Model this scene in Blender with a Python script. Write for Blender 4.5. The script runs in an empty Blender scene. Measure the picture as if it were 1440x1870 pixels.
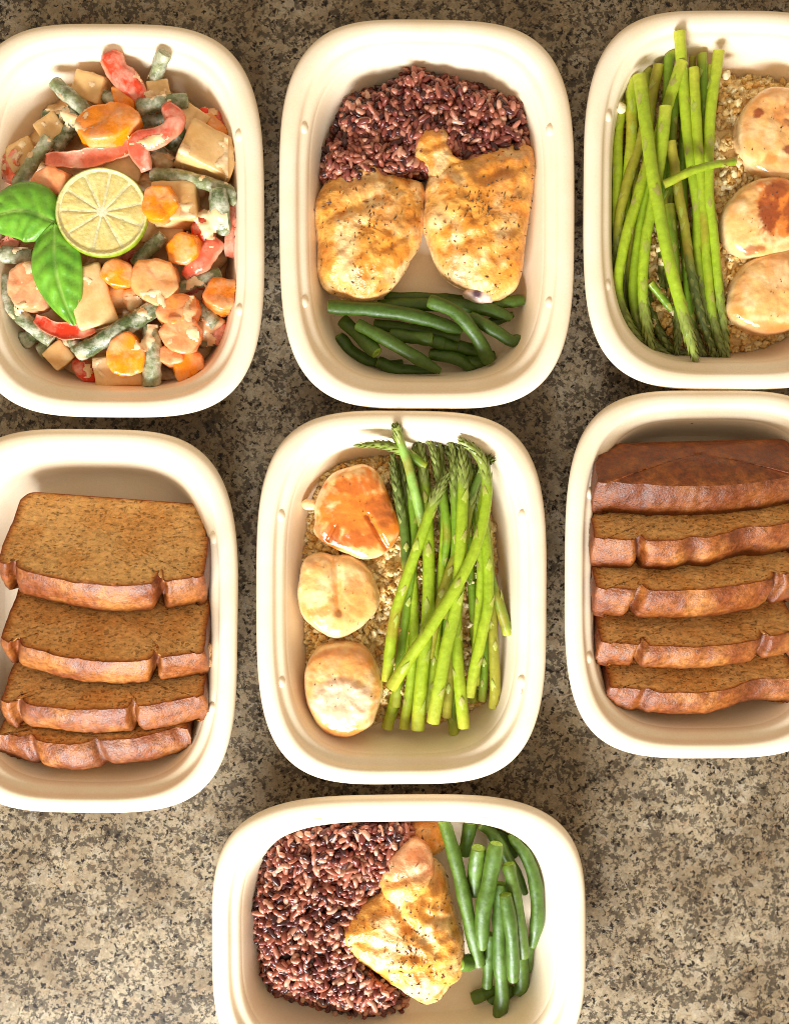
import bpy, math, random
import numpy as np
from mathutils import Vector, Matrix, Euler, noise

random.seed(7)
rng = np.random.default_rng(7)
scene = bpy.context.scene
COL = scene.collection
rad = math.radians

# ------------------------------------------------------------------ camera
F = 1900.0                       # focal length in photograph pixels (1440 wide)
CAM_LOC = Vector((-0.016, 0.0183, 0.633))
CAM_ROT = Euler((-0.029, 0.0 - 0.025, 0.0), 'XYZ')
cam_data = bpy.data.cameras.new('camera')
cam_data.sensor_fit = 'HORIZONTAL'
cam_data.sensor_width = 36.0
cam_data.lens = 36.0 * F / 1440.0
cam_data.clip_start = 0.01
cam_data.clip_end = 50.0
cam = bpy.data.objects.new('camera', cam_data)
cam.location = CAM_LOC
cam.rotation_euler = CAM_ROT
COL.objects.link(cam)
scene.camera = cam

# ------------------------------------------------------------------ light
world = bpy.data.worlds.new('World')
scene.world = world
world.use_nodes = True
wb = world.node_tree.nodes['Background']
wb.inputs['Color'].default_value = (1.0, 0.81, 0.57, 1)
wb.inputs['Strength'].default_value = 0.62

def area_light(name, loc, target, sx, sy, energy, color):
    d = bpy.data.lights.new(name, 'AREA')
    d.shape = 'RECTANGLE'
    d.size, d.size_y = sx, sy
    d.energy = energy
    d.color = color
    o = bpy.data.objects.new(name, d)
    o.location = loc
    o.rotation_euler = (Vector(target) - Vector(loc)).to_track_quat('-Z', 'Y').to_euler()
    COL.objects.link(o)
    return o
area_light('window_light', (-0.29, -1.12, 0.62), (0.0, 0.10, 0.02), 0.68, 0.38, 40.0, (0.95, 0.99, 1.0))

vs = scene.view_settings
vs.view_transform = 'Standard'
vs.look = 'None'
vs.exposure = 0.12
vs.gamma = 1.0
vs.use_curve_mapping = False
scene.cycles.max_bounces = 8
scene.cycles.use_denoising = True
scene.cycles.filter_width = 1.0

# ------------------------------------------------------------------ helpers
ROT_M = CAM_ROT.to_matrix()
def P(px, py, z=0.0):
    """photograph pixel -> world point on the horizontal plane at height z"""
    d = ROT_M @ Vector(((px - 720.0) / F, -(py - 935.0) / F, -1.0))
    return CAM_LOC + d * ((z - CAM_LOC.z) / d.z)
MM = 0.001
PXM = 1.0 / 3200.0               # metres for one photograph pixel at food height

def lin(c):
    return tuple((x / 12.92 if x <= 0.04045 else ((x + 0.055) / 1.055) ** 2.4) for x in c)
def rgb(r, g, b):
    return lin((r / 255.0, g / 255.0, b / 255.0))
def mixc(a, b, t):
    t = max(0.0, min(1.0, t))
    return tuple(a[i] * (1 - t) + b[i] * t for i in range(3))
def sstep(a, b, x):
    t = max(0.0, min(1.0, (x - a) / (b - a)))
    return t * t * (3 - 2 * t)
def fbm(p, freq, octv=3, seed=0.0):
    return noise.fractal(Vector((p[0] * freq + seed, p[1] * freq + seed * 1.7, p[2] * freq - seed)), 0.9, 2.1, octv)

TRAYS = []                       # (centre, a, b, rot) of each container, filled as they are built
def tray_z(xy):
    """height of the container's inner surface under each point (x, y); -1 outside the containers"""
    xy = np.asarray(xy, dtype=np.float64).reshape(-1, 2)
    out = np.full(len(xy), -1.0)
    for (c, a, b, rot) in TRAYS:
        cr, sr = math.cos(rot), math.sin(rot)
        dx, dy = xy[:, 0] - c.x, xy[:, 1] - c.y
        x, y = np.abs(dx * cr + dy * sr), np.abs(-dx * sr + dy * cr)
        m = (x < a) & (y < b)
        if not m.any(): continue
        x, y = x[m], y[m]
        prof = PROFILE[:18]                                   # floor ... top of the rim
        f = np.stack([(x / (a - d * MM)) ** (3.65 - .35 * min(1, d / 30)) + (y / (b - d * MM)) ** (3.65 - .35 * min(1, d / 30)) for d, z in prof])
        z = np.full(len(x), prof[0][1] * MM)
        for k in range(len(prof) - 1):                        # between ring k (inner) and k + 1 (outer)
            q = (f[k] > 1) & (f[k + 1] <= 1)
            t = np.clip((f[k] - 1) / np.maximum(1e-6, f[k] - f[k + 1]), 0, 1)
            z = np.where(q, (prof[k][1] + (prof[k + 1][1] - prof[k][1]) * t) * MM, z)
        z = np.where(f[-1] > 1, -1.0, z + c.z)
        out[np.where(m)[0]] = z
    return out

def push_in(v, clear=.0004):
    """move points that would cut through a container's wall inwards until they clear it; points under its floor are lifted"""
    v = np.array(v, dtype=np.float64).reshape(-1, 3)
    for _ in range(36):
        tz = tray_z(v[:, :2])
        bad = np.where((tz + clear > v[:, 2]) & (tz > .0045))[0]
        if not len(bad): break
        for (c, a, b, rot) in TRAYS:
            k = bad[(np.abs(v[bad, 0] - c.x) < a) & (np.abs(v[bad, 1] - c.y) < b)]
            v[k, 0] = c.x + (v[k, 0] - c.x) * .988; v[k, 1] = c.y + (v[k, 1] - c.y) * .988
    tz = tray_z(v[:, :2])
    v[:, 2] = np.where(tz > -.5, np.maximum(v[:, 2], np.minimum(tz, .006) + min(clear, .003)), v[:, 2])
    return v

def mesh_obj(name, verts, faces, mat, parent=None, base=None, colors=None, smooth=True):
    """verts are in world space; the object's origin is put at base (or the parent's)"""
    if parent is not None:
        o0 = parent['_org'] if False else ORG[parent.name]
    else:
        o0 = Vector(base) if base is not None else Vector((0, 0, 0))
    me = bpy.data.meshes.new(name)
    v = np.array([tuple(q) for q in verts], dtype=np.float64) if not isinstance(verts, np.ndarray) else np.array(verts, dtype=np.float64)
    if name not in ('tray_shell', 'countertop'):              # food presses against the tray instead of cutting through it
        v = push_in(v)
    v = v - np.array(o0)
    if isinstance(faces, np.ndarray):
        nf, k = faces.shape
        me.vertices.add(len(v)); me.vertices.foreach_set('co', v.ravel().astype(np.float32))
        me.loops.add(nf * k); me.loops.foreach_set('vertex_index', faces.ravel().astype(np.int32))
        me.polygons.add(nf)
        me.polygons.foreach_set('loop_start', (np.arange(nf) * k).astype(np.int32))
        me.update(calc_edges=True)
    else:
        me.from_pydata([tuple(x) for x in v], [], faces)
    if smooth:
        me.polygons.foreach_set('use_smooth', np.ones(len(me.polygons), dtype=bool))
    if colors is not None:
        at = me.color_attributes.new('Col', 'FLOAT_COLOR', 'POINT')
        c = np.ones((len(v), 4), dtype=np.float32)
        c[:, :3] = np.asarray(colors, dtype=np.float32)
        at.data.foreach_set('color', c.ravel())
    me.materials.append(mat)
    me.update()
    o = bpy.data.objects.new(name, me)
    COL.objects.link(o)
    if parent is not None:
        o.parent = parent
    else:
        o.location = o0
        ORG[o.name] = Vector(o0)
    if parent is not None:
        ORG[o.name] = ORG[parent.name]
    return o
ORG = {}

def thing(name, loc, label, cat, group=None, kind=None):
    o = bpy.data.objects.new(name, None)
    o.empty_display_size = 0.01
    o.location = loc
    COL.objects.link(o)
    ORG[o.name] = Vector(loc)
    tag(o, label, cat, group, kind)
    return o
def tag(o, label=None, cat=None, group=None, kind=None):
    if label: o['label'] = label
    if cat: o['category'] = cat
    if group: o['group'] = group
    if kind: o['kind'] = kind
    return o

# ------------------------------------------------------------------ materials
def new_mat(name):
    m = bpy.data.materials.new(name)
    m.use_nodes = True
    nt = m.node_tree
    return m, nt, nt.nodes, nt.links, nt.nodes['Principled BSDF']
def N(nodes, t, **kw):
    n = nodes.new(t)
    for k, v in kw.items():
        if k in n.inputs: n.inputs[k].default_value = v
        else: setattr(n, k, v)
    return n
def coords(nodes, links, per_object=True):
    tc = nodes.new('ShaderNodeTexCoord')
    if not per_object:
        return tc.outputs['Object']
    oi = nodes.new('ShaderNodeObjectInfo')
    ml = nodes.new('ShaderNodeMath'); ml.operation = 'MULTIPLY'; ml.inputs[1].default_value = 7.3
    links.new(oi.outputs['Random'], ml.inputs[0])
    va = nodes.new('ShaderNodeVectorMath'); va.operation = 'ADD'
    links.new(tc.outputs['Object'], va.inputs[0]); links.new(ml.outputs[0], va.inputs[1])
    return va.outputs[0]
def ramp(nodes, stops, interp='LINEAR'):
    r = nodes.new('ShaderNodeValToRGB')
    r.color_ramp.interpolation = interp
    el = r.color_ramp.elements
    while len(el) > 1: el.remove(el[-1])
    el[0].position = stops[0][0]; el[0].color = (*stops[0][1], 1) if len(stops[0][1]) == 3 else stops[0][1]
    for p, c in stops[1:]:
        e = el.new(p); e.color = (*c, 1)
    return r

def food_mat(name, rough=0.45, sss=0.0, sss_col=(1, .5, .3), var=0.25, vscale=300, bump=0.15, bscale=500, bdist=0.0006,
             coat=None, coat_amt=0.5, coat_scale=120, spec=0.5, rough_var=0.0, sheen_coat=0.0):
    """base colour from the 'Col' attribute, varied by noise; coat = a sauce colour in patches"""
    m, nt, nodes, links, b = new_mat(name)
    co = coords(nodes, links)
    at = N(nodes, 'ShaderNodeAttribute', attribute_name='Col')
    n1 = N(nodes, 'ShaderNodeTexNoise', Scale=vscale, Detail=5.0, Roughness=0.65)
    links.new(co, n1.inputs['Vector'])
    mr = N(nodes, 'ShaderNodeMapRange')
    mr.inputs['From Min'].default_value = 0.33; mr.inputs['From Max'].default_value = 0.67
    mr.inputs['To Min'].default_value = 1.0 - var; mr.inputs['To Max'].default_value = 1.0 + var
    links.new(n1.outputs['Fac'], mr.inputs['Value'])
    mx = N(nodes, 'ShaderNodeMix', data_type='RGBA', blend_type='MULTIPLY')
    mx.inputs[0].default_value = 1.0
    links.new(at.outputs['Color'], mx.inputs[6]); links.new(mr.outputs[0], mx.inputs[7])
    out = mx.outputs[2]
    if coat is not None:
        n2 = N(nodes, 'ShaderNodeTexNoise', Scale=coat_scale, Detail=6.0, Roughness=0.62)
        links.new(co, n2.inputs['Vector'])
        mr2 = N(nodes, 'ShaderNodeMapRange')
        mr2.inputs['From Min'].default_value = 0.62 - 0.3 * coat_amt; mr2.inputs['From Max'].default_value = 0.85 - 0.3 * coat_amt
        mr2.inputs['To Max'].default_value = 0.85
        links.new(n2.outputs['Fac'], mr2.inputs['Value'])
        m2 = N(nodes, 'ShaderNodeMix', data_type='RGBA')
        links.new(mr2.outputs[0], m2.inputs[0]); links.new(out, m2.inputs[6])
        m2.inputs[7].default_value = (*coat, 1)
        out = m2.outputs[2]
    links.new(out, b.inputs['Base Color'])
    b.inputs['Roughness'].default_value = rough
    b.inputs['Specular IOR Level'].default_value = spec
    if sheen_coat:
        b.inputs['Coat Weight'].default_value = sheen_coat
        b.inputs['Coat Roughness'].default_value = 0.12
    if sss:
        b.inputs['Subsurface Weight'].default_value = sss
        b.inputs['Subsurface Radius'].default_value = sss_col
        b.inputs['Subsurface Scale'].default_value = 0.004
    if bump:
        n3 = N(nodes, 'ShaderNodeTexNoise', Scale=bscale, Detail=4.0, Roughness=0.6)
        links.new(co, n3.inputs['Vector'])
        bp = N(nodes, 'ShaderNodeBump', Strength=bump, Distance=bdist)
        links.new(n3.outputs['Fac'], bp.inputs['Height'])
        links.new(bp.outputs['Normal'], b.inputs['Normal'])
        if rough_var:
            mr3 = N(nodes, 'ShaderNodeMapRange')
            mr3.inputs['From Min'].default_value = .3; mr3.inputs['From Max'].default_value = .7
            mr3.inputs['To Min'].default_value = max(0.05, rough - rough_var); mr3.inputs['To Max'].default_value = rough + rough_var
            links.new(n1.outputs['Fac'], mr3.inputs['Value']); links.new(mr3.outputs[0], b.inputs['Roughness'])
    return m

def granite_mat():
    m, nt, nodes, links, b = new_mat('granite')
    tc = nodes.new('ShaderNodeTexCoord')
    wn = N(nodes, 'ShaderNodeTexNoise', Scale=170.0, Detail=6.0, Roughness=0.75)
    links.new(tc.outputs['Object'], wn.inputs['Vector'])
    sub = N(nodes, 'ShaderNodeVectorMath', operation='SUBTRACT'); sub.inputs[1].default_value = (.5, .5, .5)
    links.new(wn.outputs['Color'], sub.inputs[0])
    sc = N(nodes, 'ShaderNodeVectorMath', operation='SCALE'); sc.inputs['Scale'].default_value = 0.010
    links.new(sub.outputs[0], sc.inputs[0])
    ad = N(nodes, 'ShaderNodeVectorMath', operation='ADD')
    links.new(tc.outputs['Object'], ad.inputs[0]); links.new(sc.outputs[0], ad.inputs[1])
    v = ad.outputs[0]
    # mineral grains
    v1 = N(nodes, 'ShaderNodeTexVoronoi', Scale=210.0, Randomness=1.0); links.new(v, v1.inputs['Vector'])
    sp = nodes.new('ShaderNodeSeparateColor'); links.new(v1.outputs['Color'], sp.inputs[0])
    r1 = ramp(nodes, [(0.0, rgb(140, 118, 96)), (0.16, rgb(198, 176, 146)), (0.34, rgb(178, 162, 142)), (0.52, rgb(210, 192, 166)),
                      (0.68, rgb(158, 152, 138)), (0.80, rgb(194, 176, 148)), (0.93, rgb(214, 208, 196)), (1.0, rgb(178, 142, 112))])
    links.new(sp.outputs[0], r1.inputs[0])
    v1b = N(nodes, 'ShaderNodeTexVoronoi', Scale=560.0, Randomness=1.0); links.new(v, v1b.inputs['Vector'])
    spb = nodes.new('ShaderNodeSeparateColor'); links.new(v1b.outputs['Color'], spb.inputs[0])
    r1b = ramp(nodes, [(0.0, rgb(120, 98, 76)), (0.2, rgb(200, 172, 134)), (0.45, rgb(176, 154, 126)), (0.7, rgb(214, 192, 158)), (1.0, rgb(158, 140, 112))])
    links.new(spb.outputs[1], r1b.inputs[0])
    mxb = N(nodes, 'ShaderNodeMix', data_type='RGBA'); mxb.inputs[0].default_value = .6
    links.new(r1.outputs[0], mxb.inputs[6]); links.new(r1b.outputs[0], mxb.inputs[7])
    # fine mottling
    n2 = N(nodes, 'ShaderNodeTexNoise', Scale=700.0, Detail=6.0, Roughness=0.8); links.new(v, n2.inputs['Vector'])
    mr = N(nodes, 'ShaderNodeMapRange'); mr.inputs['From Min'].default_value = .28; mr.inputs['From Max'].default_value = .72
    mr.inputs['To Min'].default_value = .5; mr.inputs['To Max'].default_value = 1.45
    links.new(n2.outputs['Fac'], mr.inputs['Value'])
    mx = N(nodes, 'ShaderNodeMix', data_type='RGBA', blend_type='MULTIPLY'); mx.inputs[0].default_value = 1
    links.new(mxb.outputs[2], mx.inputs[6]); links.new(mr.outputs[0], mx.inputs[7])
    # dark clusters
    v2 = N(nodes, 'ShaderNodeTexVoronoi', Scale=560.0, Randomness=1.0); links.new(v, v2.inputs['Vector'])
    sp2 = nodes.new('ShaderNodeSeparateColor'); links.new(v2.outputs['Color'], sp2.inputs[0])
    n3 = N(nodes, 'ShaderNodeTexNoise', Scale=78.0, Detail=6.0, Roughness=0.7); links.new(tc.outputs['Object'], n3.inputs['Vector'])
    mr3 = N(nodes, 'ShaderNodeMapRange'); mr3.inputs['From Min'].default_value = .40; mr3.inputs['From Max'].default_value = .64
    mr3.inputs['To Min'].default_value = -.02; mr3.inputs['To Max'].default_value = .92
    links.new(n3.outputs['Fac'], mr3.inputs['Value'])
    lt = N(nodes, 'ShaderNodeMath', operation='LESS_THAN'); links.new(sp2.outputs[1], lt.inputs[0]); links.new(mr3.outputs[0], lt.inputs[1])
    r2 = ramp(nodes, [(0.0, rgb(62, 52, 44)), (0.4, rgb(98, 84, 70)), (0.75, rgb(76, 72, 62)), (1.0, rgb(120, 100, 80))])
    links.new(sp2.outputs[2], r2.inputs[0])
    m2 = N(nodes, 'ShaderNodeMix', data_type='RGBA')
    lm = N(nodes, 'ShaderNodeMath', operation='MULTIPLY'); lm.inputs[1].default_value = .85; links.new(lt.outputs[0], lm.inputs[0])
    links.new(lm.outputs[0], m2.inputs[0]); links.new(mx.outputs[2], m2.inputs[6]); links.new(r2.outputs[0], m2.inputs[7])
    # small sparse black specks
    v4 = N(nodes, 'ShaderNodeTexVoronoi', Scale=520.0, Randomness=1.0); links.new(v, v4.inputs['Vector'])
    sp4 = nodes.new('ShaderNodeSeparateColor'); links.new(v4.outputs['Color'], sp4.inputs[0])
    l4 = N(nodes, 'ShaderNodeMath', operation='LESS_THAN'); l4.inputs[1].default_value = .075; links.new(sp4.outputs[0], l4.inputs[0])
    m4 = N(nodes, 'ShaderNodeMix', data_type='RGBA'); links.new(l4.outputs[0], m4.inputs[0]); links.new(m2.outputs[2], m4.inputs[6])
    m4.inputs[7].default_value = (*rgb(44, 34, 28), 1)
    # broad tone drift of the stone, warmer and cooler
    n5 = N(nodes, 'ShaderNodeTexNoise', Scale=20.0, Detail=5.0); links.new(tc.outputs['Object'], n5.inputs['Vector'])
    r5 = ramp(nodes, [(0.36, (0.38, 0.355, 0.32)), (0.62, (0.63, 0.64, 0.63))]); links.new(n5.outputs['Fac'], r5.inputs[0])
    m5 = N(nodes, 'ShaderNodeMix', data_type='RGBA', blend_type='MULTIPLY'); m5.inputs[0].default_value = 1
    links.new(m4.outputs[2], m5.inputs[6]); links.new(r5.outputs[0], m5.inputs[7])
    links.new(m5.outputs[2], b.inputs['Base Color'])
    b.inputs['Roughness'].default_value = 0.34
    b.inputs['Specular IOR Level'].default_value = 0.25
    return m

def fibre_mat():
    m, nt, nodes, links, b = new_mat('moulded_fibre')
    co = coords(nodes, links)
    n1 = N(nodes, 'ShaderNodeTexNoise', Scale=900.0, Detail=5.0, Roughness=.7); links.new(co, n1.inputs['Vector'])
    n2 = N(nodes, 'ShaderNodeTexNoise', Scale=35.0, Detail=3.0); links.new(co, n2.inputs['Vector'])
    r1 = ramp(nodes, [(0.3, rgb(242, 221, 190)), (0.7, rgb(248, 232, 208))]); links.new(n2.outputs['Fac'], r1.inputs[0])
    mr = N(nodes, 'ShaderNodeMapRange'); mr.inputs['From Min'].default_value = .3; mr.inputs['From Max'].default_value = .7
    mr.inputs['To Min'].default_value = .94; mr.inputs['To Max'].default_value = 1.04
    links.new(n1.outputs['Fac'], mr.inputs['Value'])
    mx = N(nodes, 'ShaderNodeMix', data_type='RGBA', blend_type='MULTIPLY'); mx.inputs[0].default_value = 1
    links.new(r1.outputs[0], mx.inputs[6]); links.new(mr.outputs[0], mx.inputs[7])
    # sparse dark fibre specks
    v = N(nodes, 'ShaderNodeTexVoronoi', Scale=70.0); links.new(co, v.inputs['Vector'])
    sp = nodes.new('ShaderNodeSeparateColor'); links.new(v.outputs['Color'], sp.inputs[0])
    a = N(nodes, 'ShaderNodeMath', operation='LESS_THAN'); a.inputs[1].default_value = .035; links.new(sp.outputs[0], a.inputs[0])
    d = N(nodes, 'ShaderNodeMath', operation='LESS_THAN'); d.inputs[1].default_value = .06; links.new(v.outputs['Distance'], d.inputs[0])
    ml = N(nodes, 'ShaderNodeMath', operation='MULTIPLY'); links.new(a.outputs[0], ml.inputs[0]); links.new(d.outputs[0], ml.inputs[1])
    m2 = N(nodes, 'ShaderNodeMix', data_type='RGBA'); links.new(ml.outputs[0], m2.inputs[0]); links.new(mx.outputs[2], m2.inputs[6])
    m2.inputs[7].default_value = (*rgb(120, 95, 70), 1)
    links.new(m2.outputs[2], b.inputs['Base Color'])
    b.inputs['Roughness'].default_value = 0.5
    b.inputs['Specular IOR Level'].default_value = 0.4
    bp = N(nodes, 'ShaderNodeBump', Strength=.12, Distance=.0004)
    links.new(n1.outputs['Fac'], bp.inputs['Height']); links.new(bp.outputs['Normal'], b.inputs['Normal'])
    return m

def crumb_mat():
    m, nt, nodes, links, b = new_mat('bread_crumb')
    co = coords(nodes, links)
    at = N(nodes, 'ShaderNodeAttribute', attribute_name='Col')
    wn = N(nodes, 'ShaderNodeTexNoise', Scale=260.0, Detail=3.0); links.new(co, wn.inputs['Vector'])
    ws = N(nodes, 'ShaderNodeVectorMath', operation='SCALE'); ws.inputs['Scale'].default_value = .004; links.new(wn.outputs['Color'], ws.inputs[0])
    wa = N(nodes, 'ShaderNodeVectorMath', operation='ADD'); links.new(co, wa.inputs[0]); links.new(ws.outputs[0], wa.inputs[1])
    mp = N(nodes, 'ShaderNodeMapping'); mp.inputs['Scale'].default_value = (.62, 1.2, 1.2); links.new(wa.outputs[0], mp.inputs[0])
    vv = N(nodes, 'ShaderNodeTexVoronoi', Scale=520.0, feature='SMOOTH_F1'); links.new(mp.outputs[0], vv.inputs['Vector'])
    nn = N(nodes, 'ShaderNodeTexNoise', Scale=400.0, Detail=6.0, Roughness=.78); links.new(mp.outputs[0], nn.inputs['Vector'])
    vp = N(nodes, 'ShaderNodeTexVoronoi', Scale=600.0); links.new(mp.outputs[0], vp.inputs['Vector'])
    sp = nodes.new('ShaderNodeSeparateColor'); links.new(vp.outputs['Color'], sp.inputs[0])
    # open pits: random cells of varied radius, their inner shade mixed into the colour
    pr = N(nodes, 'ShaderNodeMapRange'); pr.inputs['From Min'].default_value = .45; pr.inputs['From Max'].default_value = 1.0
    pr.inputs['To Min'].default_value = 0.0; pr.inputs['To Max'].default_value = .58; links.new(sp.outputs[0], pr.inputs['Value'])
    ls = N(nodes, 'ShaderNodeMath', operation='SUBTRACT'); links.new(pr.outputs[0], ls.inputs[0]); links.new(vp.outputs['Distance'], ls.inputs[1])
    pm = N(nodes, 'ShaderNodeMapRange'); pm.inputs['From Min'].default_value = 0; pm.inputs['From Max'].default_value = .12
    links.new(ls.outputs[0], pm.inputs['Value'])
    mr = N(nodes, 'ShaderNodeMapRange'); mr.inputs['From Min'].default_value = .36; mr.inputs['From Max'].default_value = .64
    mr.inputs['To Min'].default_value = .72; mr.inputs['To Max'].default_value = 1.55; links.new(nn.outputs['Fac'], mr.inputs['Value'])  # relief shading of the crumb put into the colour, same noise as the bump
    mx = N(nodes, 'ShaderNodeMix', data_type='RGBA', blend_type='MULTIPLY'); mx.inputs[0].default_value = 1
    links.new(at.outputs['Color'], mx.inputs[6]); links.new(mr.outputs[0], mx.inputs[7])
    m2 = N(nodes, 'ShaderNodeMix', data_type='RGBA'); 
    pm2 = N(nodes, 'ShaderNodeMath', operation='MULTIPLY'); pm2.inputs[1].default_value = .5; links.new(pm.outputs[0], pm2.inputs[0])
    links.new(pm2.outputs[0], m2.inputs[0]); links.new(mx.outputs[2], m2.inputs[6]); m2.inputs[7].default_value = (*rgb(150, 92, 40), 1)
    links.new(m2.outputs[2], b.inputs['Base Color'])
    b.inputs['Roughness'].default_value = .72
    b.inputs['Specular IOR Level'].default_value = .25
    hs = N(nodes, 'ShaderNodeMath', operation='SUBTRACT'); links.new(nn.outputs['Fac'], hs.inputs[0]); links.new(pm.outputs[0], hs.inputs[1])
    bp = N(nodes, 'ShaderNodeBump', Strength=1.0, Distance=.0018); links.new(hs.outputs[0], bp.inputs['Height'])
    links.new(bp.outputs['Normal'], b.inputs['Normal'])
    return m

SAUCE = rgb(226, 196, 156)
M_GRANITE = granite_mat()
M_FIBRE = fibre_mat()
M_CRUMB = crumb_mat()
M_CRUST = food_mat('bread_crust', rough=.42, var=.4, vscale=340, bump=.6, bscale=800, bdist=.0008, spec=.5, rough_var=.14)
M_RICE = food_mat('purple_rice', rough=.3, sss=.12, sss_col=(1, .4, .35), var=.2, vscale=500, bump=.1, bscale=900, spec=.5)
M_CAULI = food_mat('cauliflower_rice', rough=.5, sss=.2, sss_col=(1, .7, .4), var=.15, vscale=500, bump=.4, bscale=1200, bdist=.0005)
M_BEAN = food_mat('green_bean', rough=.46, sss=.03, sss_col=(.4, 1, .2), var=.26, vscale=260, bump=.3, bscale=520, spec=.5, rough_var=.12)
M_BEANCUT = food_mat('green_bean_cut', rough=.4, sss=.15, sss_col=(.5, 1, .2), var=.25, vscale=700, bump=.3, bscale=900)
M_SBEAN = food_mat('sauced_bean', rough=.3, var=.35, vscale=260, bump=.7, bscale=380, bdist=.001, coat=rgb(212, 210, 190), coat_amt=.62, coat_scale=150, rough_var=.12)
M_TOFU = food_mat('tofu', rough=.3, sss=.2, sss_col=(1, .7, .45), var=.1, vscale=120, bump=.25, bscale=350, bdist=.0008, coat=rgb(240, 208, 162), coat_amt=.45, coat_scale=60)
M_CARROT = food_mat('carrot', rough=.24, sss=.2, sss_col=(1, .45, .15), var=.2, vscale=150, bump=.35, bscale=420, bdist=.0008, coat=rgb(244, 190, 142), coat_amt=.5, coat_scale=85, rough_var=.08)
M_PEPPER = food_mat('red_pepper', rough=.2, sss=.1, sss_col=(1, .3, .15), var=.2, vscale=170, bump=.35, bscale=380, bdist=.0008, coat=rgb(246, 190, 166), coat_amt=.55, coat_scale=95, rough_var=.08)
M_SAUCE = food_mat('coconut_sauce', rough=.22, sss=.15, sss_col=(1, .7, .45), var=.2, vscale=90, bump=.5, bscale=260, bdist=.001)
M_CHICKEN = food_mat('chicken_skin', rough=.3, sss=.15, sss_col=(1, .5, .2), var=.24, vscale=130, bump=.7, bscale=300, bdist=.0013, spec=.5, rough_var=.16)
M_BONE = food_mat('chicken_bone', rough=.35, sss=.2, sss_col=(1, .5, .4), var=.25, vscale=260, bump=.4, bscale=500)
M_HERB = food_mat('dried_herb', rough=.6, var=.4, vscale=900, bump=.2)
M_SCALLOP = food_mat('scallop', rough=.2, sheen_coat=.6, sss=.3, sss_col=(1, .6, .3), var=.1, vscale=200, bump=.35, bscale=340, bdist=.001, spec=.5, rough_var=.1)
M_ASP = food_mat('asparagus', rough=.36, sss=.08, sss_col=(.6, 1, .15), var=.16, vscale=240, bump=.4, bscale=420, spec=.45, rough_var=.1)
M_LIME = food_mat('lime_flesh', rough=.16, sss=.4, sss_col=(1, .9, .35), var=.12, vscale=420, bump=.5, bscale=520, bdist=.0008, spec=.6)
M_RIND = food_mat('lime_rind', rough=.38, sss=.1, var=.3, vscale=300, bump=.5, bscale=700)
M_LEAF = food_mat('basil_leaf', rough=.32, sss=.12, sss_col=(.5, 1, .15), var=.2, vscale=160, bump=.25, bscale=420, spec=.55, rough_var=.1)

# ------------------------------------------------------------------ countertop
s = 1.2
ct = mesh_obj('countertop', [(-s, -s, 0), (s, -s, 0), (s, s, 0), (-s, s, 0), (-s, -s, -.03), (s, -s, -.03), (s, s, -.03), (-s, s, -.03)],
              [(0, 1, 2, 3), (7, 6, 5, 4), (0, 4, 5, 1), (1, 5, 6, 2), (2, 6, 7, 3), (3, 7, 4, 0)], M_GRANITE, base=(0, 0, 0), smooth=False)
tag(ct, 'polished brown and beige speckled granite countertop', 'countertop', kind='structure')

# ------------------------------------------------------------------ containers
RIM_Z = 0.042
PROFILE = [  # (inset from the outer rim, height) in mm: inside floor -> wall -> rim -> outside -> base
    (34, 1.6), (30, 2.0), (27, 3.4), (24.6, 6.2), (22.6, 11), (20.6, 18), (18.8, 25), (17.2, 31), (16.2, 34.2), (15.4, 36.2),
    (14.2, 37.4), (12.6, 37.9), (11.4, 38.2), (10.7, 39.0), (10.1, 40.6), (9.2, 41.7), (7.6, 42.2), (5.4, 42.3), (3.2, 41.9), (1.5, 41.0),
    (.5, 39.6), (0, 37.8), (.2, 36.6), (1.0, 36.2), (1.6, 37.0), (3.2, 39.4), (8.6, 40.0), (9.6, 37.2), (12, 36.2), (15.6, 35),
    (17.6, 31), (19.3, 25), (21.4, 17), (23.6, 9), (25.6, 4), (28, 1.2), (31, 0.3)]
def ring_pts(a, b, n=3.65, cnt=128):
    out = []
    for i in range(cnt):
        t = 2 * math.pi * i / cnt
        c, s_ = math.cos(t), math.sin(t)
        out.append((a * math.copysign(abs(c) ** (2 / n), c), b * math.copysign(abs(s_) ** (2 / n), s_)))
    return out
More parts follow.
